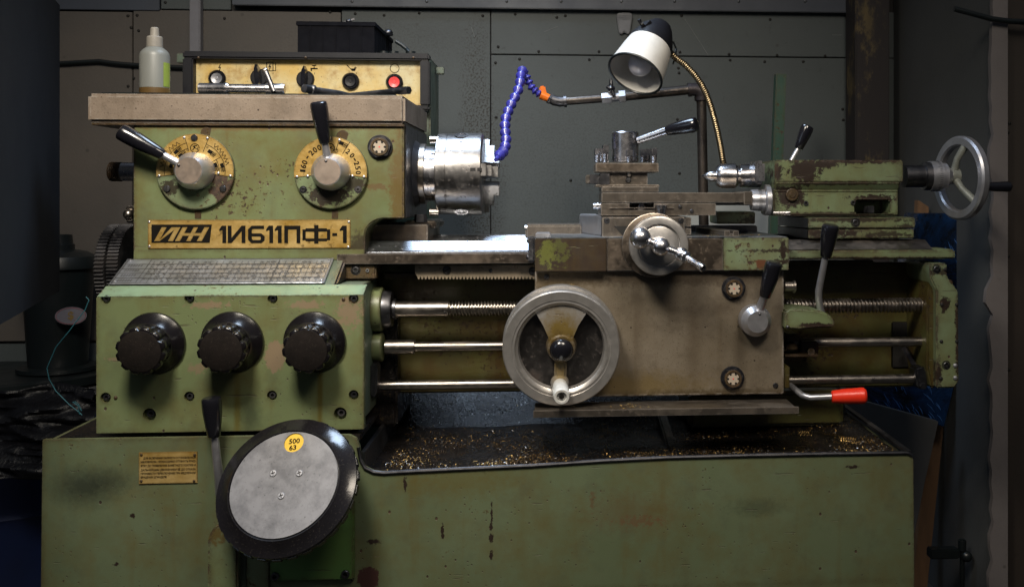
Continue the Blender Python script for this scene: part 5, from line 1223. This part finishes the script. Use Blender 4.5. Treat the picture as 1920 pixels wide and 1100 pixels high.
pl2(740, 128.5, [(8.5 * math.cos(R(a)), 8.5 * math.sin(R(a))) for a in range(0, 361, 15)], 1.1)
for x in (512, 590, 668): pl2(x, 138, [(0, -1.5), (0, 1.5)], .9)
b.build('symbols', M['ink'], pnl)
def button(px, py, mcap, lab, mushroom=False):
    c = P(px, py, YP); c.y = YP
    o_ = MB().lathe(c, (0, -1, 0), [(0, 16.5 * k), (.006, 16.5 * k), (.010, 14 * k), (.010, 12 * k), (.003, 11.6 * k), (.003, 0)], 40).build('push_button', M['black'], cbx)
    o_['label'] = lab
    MB().lathe(c, (0, -1, 0), [(.003, 10.6 * k), (.0085, 10.6 * k), (.0095, 10 * k), (.0082, 3.5 * k), (.0094, 3 * k), (.0094, 0)], 36).build('button_cap', mcap, o_)
button(408, 148, M['alu'], 'grey capped push button'); button(658, 153, M['blackmetal'], 'black push button'); button(740, 155, M['redb'], 'red push button')
def rotary(px, py, rot, lab):
    c = P(px, py, YP); o_ = MB().lathe(c, (0, -1, 0), [(0, 17 * k), (.006, 16.5 * k), (.008, 14.5 * k), (.008, 0)], 40).build('rotary_switch', M['blackmetal'], cbx); o_['label'] = lab
    m4 = FR(c, rot); b = MB(); pts = [(0, 25), (5, 16), (6, 0), (5, -14), (0, -17), (-5, -14), (-6, 0), (-5, 16)]; n = 8
    vs = [m4 @ Vector((x * k, y * k, .007)) for x, y in pts] + [m4 @ Vector((x * k * .7, y * k * .95, .028)) for x, y in pts]
    b.raw(vs, [tuple(range(n)), tuple(range(2 * n - 1, n - 1, -1))] + [(i, (i + 1) % n, (i + 1) % n + n, i + n) for i in range(n)]); b.build('pointer', M['black'], o_)
rotary(573, 149, R(-3), 'rotary switch with an upright pointer'); rotary(487, 146, R(6), 'rotary switch behind the chuck key')
for x in (372, 573, 775): screw('rivet', P(x, 108, YX - .012), .003, cbx, mat='rusty')
for x in (720, 738, 770): MB().cyl(P(x, 97, YX + .06), P(x, 101, YX + .06), .012, n=20).build('cable_gland', M['rubber'], cbx)
b = MB(); b.pb(817, 126, 832, 139, YX + .12, YX + .14, .002); b.build('mounting_lug', M['green_side'], cbx); b = MB(); b.pb(331, 100, 347, 118, YX + .12, YX + .14, .002); b.build('mounting_lug', M['green_side'], cbx)
pts = [P(742, 78, .62), P(752, 84, .62), P(762, 92, .62), P(768, 99, .61), P(770, 102, .61)]; tag(MB().tube(pts, .005, 10).build('control_cable', M['rubber']), 'short black cable coming out behind the black crate', 'cable')
# ---- black crate
YCr = .565
cr_ = thing('storage_crate', (X(640, YCr), YCr + .1, z1c), 'black ribbed plastic crate on top of the control box', 'crate')
xa_, xb_ = X(558, YCr, 70), X(702, YCr, 70); zq0, zq1 = z1c + .0005, Z(42, YCr, 630); d1 = YCr + .27
b = MB(); t_ = .004
b.box(xa_, xb_, YCr, YCr + t_, zq0, zq1, .001); b.box(xa_, xb_, d1 - t_, d1, zq0, zq1, .001); b.box(xa_, xa_ + t_, YCr + t_, d1 - t_, zq0, zq1, .0005); b.box(xb_ - t_, xb_, YCr + t_, d1 - t_, zq0, zq1, .0005); b.box(xa_, xb_, YCr, d1, zq0 - .0002, zq0 + .003, 0)
for i in range(1, 6): x = xa_ + (xb_ - xa_) * i / 6; b.box(x - .0012, x + .0012, YCr - .002, YCr + .001, zq0, zq1 - .008, .0004)
for i in range(1, 9): y = YCr + (d1 - YCr) * i / 9; b.box(xb_ - .001, xb_ + .002, y - .0012, y + .0012, zq0, zq1 - .008, .0004)
b.build('body', M['crate'], cr_)
b = MB(); b.box(xa_ - .003, xb_ + .003, YCr - .003, YCr - .0005, zq1 - .009, zq1 + .001, .0008); b.box(xb_ + .0005, xb_ + .003, YCr - .0004, d1 + .003, zq1 - .009, zq1 + .001, .0008); b.box(xa_ - .003, xb_ + .003, d1 + .0005, d1 + .003, zq1 - .009, zq1 + .001, .0008); b.box(xa_ - .003, xa_ - .0005, YCr - .0004, d1 + .0004, zq1 - .009, zq1 + .001, .0008)
b.build('rim', M['crate'], cr_)
b = MB(); b.ball(P(654, 40, .66), .008, 14, .7); b.obox(P(640, 44, .66), P(665, 36, .66), .004, .004); b.ball(P(728, 62, .75), .012, 16, .8); b.obox(P(700, 60, .7), P(735, 66, .74), .01, .006)
tag(b.build('small_fittings', M['dark_steel']), 'odd metal fittings poking out of the black crate', 'fittings')
b = MB(); b.obox(P(420, 97, .60), P(553, 97, .66), .05, .001, (0, 0, 1), 0)
o_ = b.build('paper_sheet', plain('bluish_paper', (.20, .22, .28, 1), .6)); o_.location.z = z1c + .004; o_.rotation_euler = (0, R(1.5), 0); tag(o_, 'bluish paper sheet lying on the control box beside the crate', 'paper')
# ---- oil bottle
YO = .33; k2 = mm(290, YO); cb0 = P(290, 150, YO)
ob = thing('oil_bottle', (cb0.x, YO, ZTOP), 'translucent white squeeze bottle with a little brown oil on the headstock cover', 'bottle')
zO = lambda py: Z(py, YO, 290)
MB().lathe((cb0.x, YO, 0), (0, 0, 1), [(zO(166) + .0002, 0.), (zO(166) + .0002, 27.2 * k2), (zO(106), 27.5 * k2), (zO(100), 26 * k2), (zO(95), 22 * k2), (zO(89), 14.5 * k2), (zO(88), 0)], 48).build('body', M['bottle'], ob)
MB().lathe((cb0.x, YO, 0), (0, 0, 1), [(ZTOP, 0), (ZTOP + .0005, 26 * k2), (ZTOP + .004, 27.3 * k2), (zO(166), 27.3 * k2), (zO(166), 0)], 48).build('oil', M['oil'], ob)
MB().lathe((cb0.x, YO, 0), (0, 0, 1), [(zO(89), 0), (zO(89), 15 * k2), (zO(71), 14.5 * k2), (zO(69), 13 * k2), (zO(69), 8.5 * k2), (zO(54), 7.6 * k2), (zO(52), 6 * k2), (zO(51.5), 0)], 36).build('cap', plain('aged_cap', (.25, .23, .20, 1), .5), ob)
b = MB(); vs = []; fs = []
for j in range(2):
    for i in range(9): a = R(-36 + 5 * i); vs.append(Vector((cb0.x + 27.9 * k2 * math.cos(a), YO + 27.9 * k2 * math.sin(a), zO(164 if j == 0 else 119))))
for i in range(8): fs.append((i, i + 1, i + 10, i + 9))
b.raw(vs, fs); b.build('label', M['label'], ob)
# ---- chuck key with cross bar
YK = .168; rk_ = 10.2 * mm(440, YK); kz = ZTOP + rk_
zk = kz; ckk = thing('chuck_key', (X(450, YK), YK, ZTOP), 'steel chuck key with a cross bar lying on the headstock cover', 'chuck key')
XK = lambda px: X(px, YK, 168)
zoff = max(zk, P(450, 168, YK).z)
MB().lathe((XK(373), YK, zk), ax, [(0, rk_ * .85), (.001, rk_), (XK(418) - XK(373), rk_), (XK(421) - XK(373), rk_ * 1.1), (XK(426) - XK(373), rk_ * 1.1), (XK(430) - XK(373), rk_ * .85), (XK(498) - XK(373), rk_ * .85), (XK(499) - XK(373), rk_), (XK(531) - XK(373), rk_), (XK(534) - XK(373), rk_ * .85)], 32).build('body', M['steel'], ckk)
MB().tube([P(513, 172, YK - .012), P(505, 152, YK - .012), P(498, 135, YK - .012)], .0056, 14).build('cross_bar', M['steel'], ckk)
MB().ball(P(497, 133, YK - .012), .0062, 16).build('bar_end', M['rod'], ckk)
# ---- socket wrench bars
b = MB(); YW1 = .175; p0, p1 = P(572, 163, .24), P(655, 176, .36); p0.z = ZTOP + .010; p0.z = max(p0.z, ZTOP + .010)
p0 = Vector((X(570, .17, 170), .17, ZTOP + .012)); p1 = Vector((X(668, .30, 170), .30, ZTOP + .007)); b.lathe(p0, p1 - p0, [(0, .0085), (.016, .0085), (.018, .0105), (.026, .0105), (.030, .007), (.10, .0085), (.145, .006)], 12); tag(b.build('spindle_wrench', M['dark_steel']), 'dark steel tapered wrench with hexagonal end lying behind the second lever', 'wrench')
b = MB(); p0, p1 = Vector((X(640, .26, 178), .26, ZTOP + .006)), Vector((X(757, .165, 178), .165, ZTOP + .0085)); b.cyl(p0, p1, .0045, .0065, 12); d_ = (p1 - p0).normalized(); b.cyl(p1 - d_ * .012, p1 + d_ * .014, .0085, n=6); tag(b.build('hex_rod', M['dark_steel']), 'slim steel rod with hexagonal head lying at the end of the headstock cover', 'rod')
# ---- coolant pipe with hose
YPp = .52
cp_ = thing('coolant_pipe', (X(1318, YPp), YPp, Z(430, YPp, 1318)), 'rusty standing coolant pipe with blue segmented hose over the chuck', 'coolant pipe')
k3 = mm(1318, YPp)
MB().cyl(P(1320, 440, YPp), P(1315, 185, YPp), 9.3 * k3, n=28).build('upright', M['bronze'], cp_)
b = MB(); el = [P(1315, 190, YPp), P(1314.5, 178, YPp), P(1311, 171, YPp), P(1304, 168, YPp), P(1292, 168.5, YPp)]; b.tube(el, [11 * k3, 12.5 * k3, 13 * k3, 12.5 * k3, 11.5 * k3], 22); b.cyl(P(1315, 189, YPp), P(1315, 182, YPp), 13 * k3, n=24); b.cyl(P(1290, 169, YPp), P(1296, 168.5, YPp), 13 * k3, n=24); b.build('elbow', plain('dark_iron_elbow', (.05, .04, .042, 1), .45, .5, .4, 60, .5), cp_)
MB().cyl(P(1292, 168.5, YPp), P(1172, 181, YPp), 9.3 * k3, 8.5 * k3, 28).build('cross_pipe', M['bronze'], cp_)
b = MB(); b.cyl(P(1172, 181, YPp), P(1160, 182, YPp), 12 * k3, n=6); b.cyl(P(1160, 182, YPp), P(1146, 183.5, YPp), 8 * k3, n=24); b.cyl(P(1146, 183.5, YPp), P(1128, 185, YPp), 10.5 * k3, n=6); b.cyl(P(1148, 183, YPp), P(1146, 170, YPp), 5 * k3, n=16); vb = b.build('valve', M['alu'], cp_)
b = MB(); b.ball(P(1146, 167, YPp - .01), .009, 16); b.tube([P(1138, 163, YPp - .01), P(1143, 166, YPp - .012), P(1153, 166, YPp - .012)], [.004, .006, .004], 10); b.tube([P(1146, 163, YPp - .01), P(1145.5, 152, YPp - .01), P(1145, 147, YPp - .01)], [.0055, .004, .0015], 10); b.tube([P(1147, 168, YPp - .01), P(1151, 180, YPp - .015)], [.006, .004], 10); b.build('valve_tap', M['black'], vb)
MB().cyl(P(1128, 185, YPp), P(1060, 190, YPp), 7.6 * k3, n=24).build('branch_pipe', M['bronze'], cp_)
b = MB(); b.tube([P(1062, 190, YPp), P(1050, 191, YPp), P(1040, 189, YPp), P(1030, 184, YPp)], [9 * k3, 9.5 * k3, 9.5 * k3, 9 * k3], 18); b.cyl(P(1062, 190, YPp), P(1057, 190.5, YPp), 11 * k3, n=20); b.cyl(P(1034, 187, YPp), P(1029, 184, YPp), 11 * k3, n=6); b.build('elbow', M['dark_steel'], cp_)
b = MB(); b.cyl(P(1030, 185, YPp), P(1014, 178, YPp), 7 * k3, 8.5 * k3, 20); b.obox(P(1022, 188, YPp), P(1016, 162, YPp), 11 * k3, 11 * k3, (0, 1, 0), .003); b.build('orange_tap', M['orange'], cp_)
hose = [(1012, 177), (1005, 172), (998, 166), (993, 157), (989, 148), (985, 139), (980, 131), (977, 140), (976, 151), (973, 166), (967, 180), (960, 193), (954, 206), (949, 219), (947, 232), (947, 246), (949, 259), (948, 272), (945, 283), (938, 290), (933, 296)]
NH = len(hose) - 1
hp3 = [P(x, y, YPp - (.0 if i < 6 else .017 * (i - 6))) for i, (x, y) in enumerate(hose)]
seg0 = None
for i in range(NH):
    a_2, b_2 = hp3[i], hp3[i + 1]; d_ = b_2 - a_2; ln = d_.length; r_ = .0115
    if seg0 is None:
        m_ = MB().lathe(Vector((0, 0, 0)), (0, 0, 1), [(-.003, 0), (-.003, .0055), (.0, .0105), (.003, .0124), (.0045, .0122), (.0085, .0085), (.011, .0066), (.0135, .0064), (.0150, .0072), (.0150, 0)], 20)
        seg0 = m_.build('hose_segment', M['blue']); o_ = seg0; seg0.data.transform(Matrix.Translation(seg0.location))
    else: o_ = seg0.copy(); COL.objects.link(o_)
    o_.parent = cp_; o_.location = a_2 - WL[cp_.name]; o_.rotation_euler = d_.to_track_quat('Z', 'Y').to_euler(); s2 = .85 if i < 6 else 1.0
    o_.scale = (s2, s2, ln / .0150)
MB().cyl(hp3[-1] - (hp3[-1] - hp3[-2]).normalized() * .002, hp3[-1] + (hp3[-1] - hp3[-2]).normalized() * .012, .006, .0045, 16).build('nozzle', M['blue'], cp_)
# ---- work lamp
YLm = .33; lc0 = P(1191, 139, YLm); ln_ = Vector((-.42, -.48, -.77)).normalized(); up_ = -ln_; k4 = mm(1191, YLm)
wl = thing('work_lamp', P(1358, 305, YLm + .06), 'white and black work lamp with bare bulb on a flexible brass neck', 'lamp')
sh = MB(); sh.lathe(lc0, up_, [(.000, .0630), (.020, .0610), (.060, .0560), (.085, .0515), (.085, .0495), (.060, .0540), (.020, .0590), (.002, .0612), (0, .0630)], 64, False); sh = sh.build('shade', M['ivory'], wl)
n = 64; a6, u6, v6 = frame(up_)
MB().tube([lc0 + (u6 * math.cos(2 * math.pi * i / n) + v6 * math.sin(2 * math.pi * i / n)) * .0625 for i in range(n + 1)], .0028, 8).build('rim', M['rubber'], sh)
hd2 = (up_ + Vector((.02, 0, .04))).normalized()
MB().lathe(lc0 + up_ * .0855, hd2, [(-.002, .0525), (.010, .0515), (.030, .044), (.055, .033), (.066, .026), (.071, .015), (.072, 0)], 48).build('socket_housing', M['blackmetal'], wl)
MB().lathe(lc0 + up_ * .075, up_, [(0, .049), (.001, 0)], 40).build('reflector_back', M['ivory'], sh)
b = MB(); bc = lc0 + up_ * .030; b.ball(bc, .027, 36); b.cyl(bc + up_ * .02, bc + up_ * .046, .018, .014, 24); b.build('bulb', M['bulb'], wl)
b = MB(); b.obox(P(1206, 54, YLm + .02), P(1216, 43, YLm + .03), .02, .012); sp_ = P(1203, 48, YLm + .015); b.cyl(sp_, P(1206, 45, YLm + .015) , .007, n=12); b.tube([P(1203, 47, YLm + .015), P(1198, 37, YLm + .01)], [.003, .0045], 10); b.build('toggle_switch', M['blackmetal'], wl)
b = MB(); gp_ = [(1258, 100), (1268, 110), (1285, 122), (1302, 140), (1315, 158), (1325, 178), (1333, 200), (1340, 225), (1346, 250), (1351, 275), (1355, 300), (1357, 310)]
gw = [P(x, y, YLm + .05 + .005 * i) for i, (x, y) in enumerate(gp_)]; dense = []; rr = []
for i in range(len(gw) - 1):
    m_ = max(2, int((gw[i + 1] - gw[i]).length / .0012))
    for j in range(m_): dense.append(gw[i].lerp(gw[i + 1], j / m_)); rr.append(.0078 if len(rr) % 4 < 2 else .0064)
b.tube(dense, rr, 12); b.build('gooseneck', M['flex'], wl, ang=80)
b = MB(); b.tube([P(1262, 78, YLm + .09), P(1268, 92, YLm + .09), P(1266, 108, YLm + .07), P(1262, 120, YLm + .05)], .0022, 8); b.build('lamp_wire', M['rubber'], wl)

# ---- metal shavings in the tray and on the slides
random.seed(21); b = MB()
def curl(c, L0, r, up=.6):
    a = random.uniform(0, 6.28); cx_, sx_ = math.cos(a), math.sin(a); k_ = 4; w_ = random.uniform(.0005, .0013); vs = []; fs = []
    curv = random.uniform(-2.5, 2.5)
    x, y, z = c; ang = a; el = random.uniform(-.2, up)
    for i in range(k_ + 1):
        vs += [Vector((x, y, z)), Vector((x - math.sin(ang) * w_, y + math.cos(ang) * w_, z + random.uniform(-w_, w_)))]
        x += math.cos(ang) * L0 / k_; y += math.sin(ang) * L0 / k_; z += math.sin(el) * L0 / k_; ang += curv / k_; el -= .3
    for i in range(k_): fs.append((2 * i, 2 * i + 2, 2 * i + 3, 2 * i + 1))
    b.raw(vs, fs)
for i in range(19000):
    x = random.uniform(xa + .03, xb - .01); Y = abs(random.gauss(0, .17)) + .018
    if Y > .47: continue
    dn = NZ.noise(Vector((x * 6, Y * 9, 3))) + .35 * NZ.noise(Vector((x * 22, Y * 30, 8)))
    if dn < random.uniform(-.28, .16): continue
    r_ = random.random(); b.mi = 0 if r_ < .26 else (1 if r_ < .38 else 2)
    curl((x, Y, tray_z(x, Y) + .003 + random.uniform(0, .006)), random.choice((.0018, .0025, .0035, .0035, .006, .012)), 0)
for i in range(90):
    x = random.uniform(xa + .05, xb - .03); Y = random.uniform(.03, .34); b.mi = 0 if random.random() < .5 else 2; z_ = tray_z(x, Y) + .004; a = random.uniform(0, 6.28); n_ = random.randint(10, 30); r_ = random.uniform(.0015, .004); pt_ = random.uniform(.0006, .0014); vs = []; fs = []
    for k in range(n_ * 2):
        ph = k * .9; c_ = Vector((x + math.cos(a) * pt_ * k, Y + math.sin(a) * pt_ * k, z_ + r_)); o_ = Vector((-math.sin(a) * math.cos(ph), math.cos(a) * math.cos(ph), math.sin(ph))) * r_
        vs += [c_ + o_, c_ + o_ + Vector((math.cos(a), math.sin(a), 0)) * .0009]
    for k in range(n_ * 2 - 1): fs.append((2 * k, 2 * k + 2, 2 * k + 3, 2 * k + 1))
    b.raw(vs, fs)
for i in range(1300):
    x = random.uniform(xa + .05, X(1250, .45)); Y = random.uniform(.40, .50); b.mi = 1 if random.random() < .6 else 2
    curl((x, Y, tray_z(x, Y) + .0025), .003, 0)
for (x0_, y0_, s_, n_, Y0_) in ((1325, 440, 9, 40, .16), (1390, 440, 20, 50, .17), (1265, 403, 4, 14, .21)):
    for i in range(n_): b.mi = 0; p_ = P(x0_ + random.gauss(0, s_), y0_, Y0_ + random.uniform(0, .06)); curl((p_.x, p_.y, (zt1 + .0026) if y0_ > 410 else p_.z), .004, 0)
for i in range(60): b.mi = 0; p_ = P(random.gauss(1180, 15), 757, .07); curl((p_.x, random.uniform(.05, .10), zsh - .0035), .006, 0)
for i in range(10): b.mi = 0; p_ = P(1072 + random.gauss(0, 3), 533, .10); curl(p_, .003, 0)
tag(b.build('metal_shavings', [M['gold_chip'], M['steel_chip'], M['dark_chip']], smooth=False), 'brass and steel turnings scattered over the tray floor', 'shavings', kind='stuff')
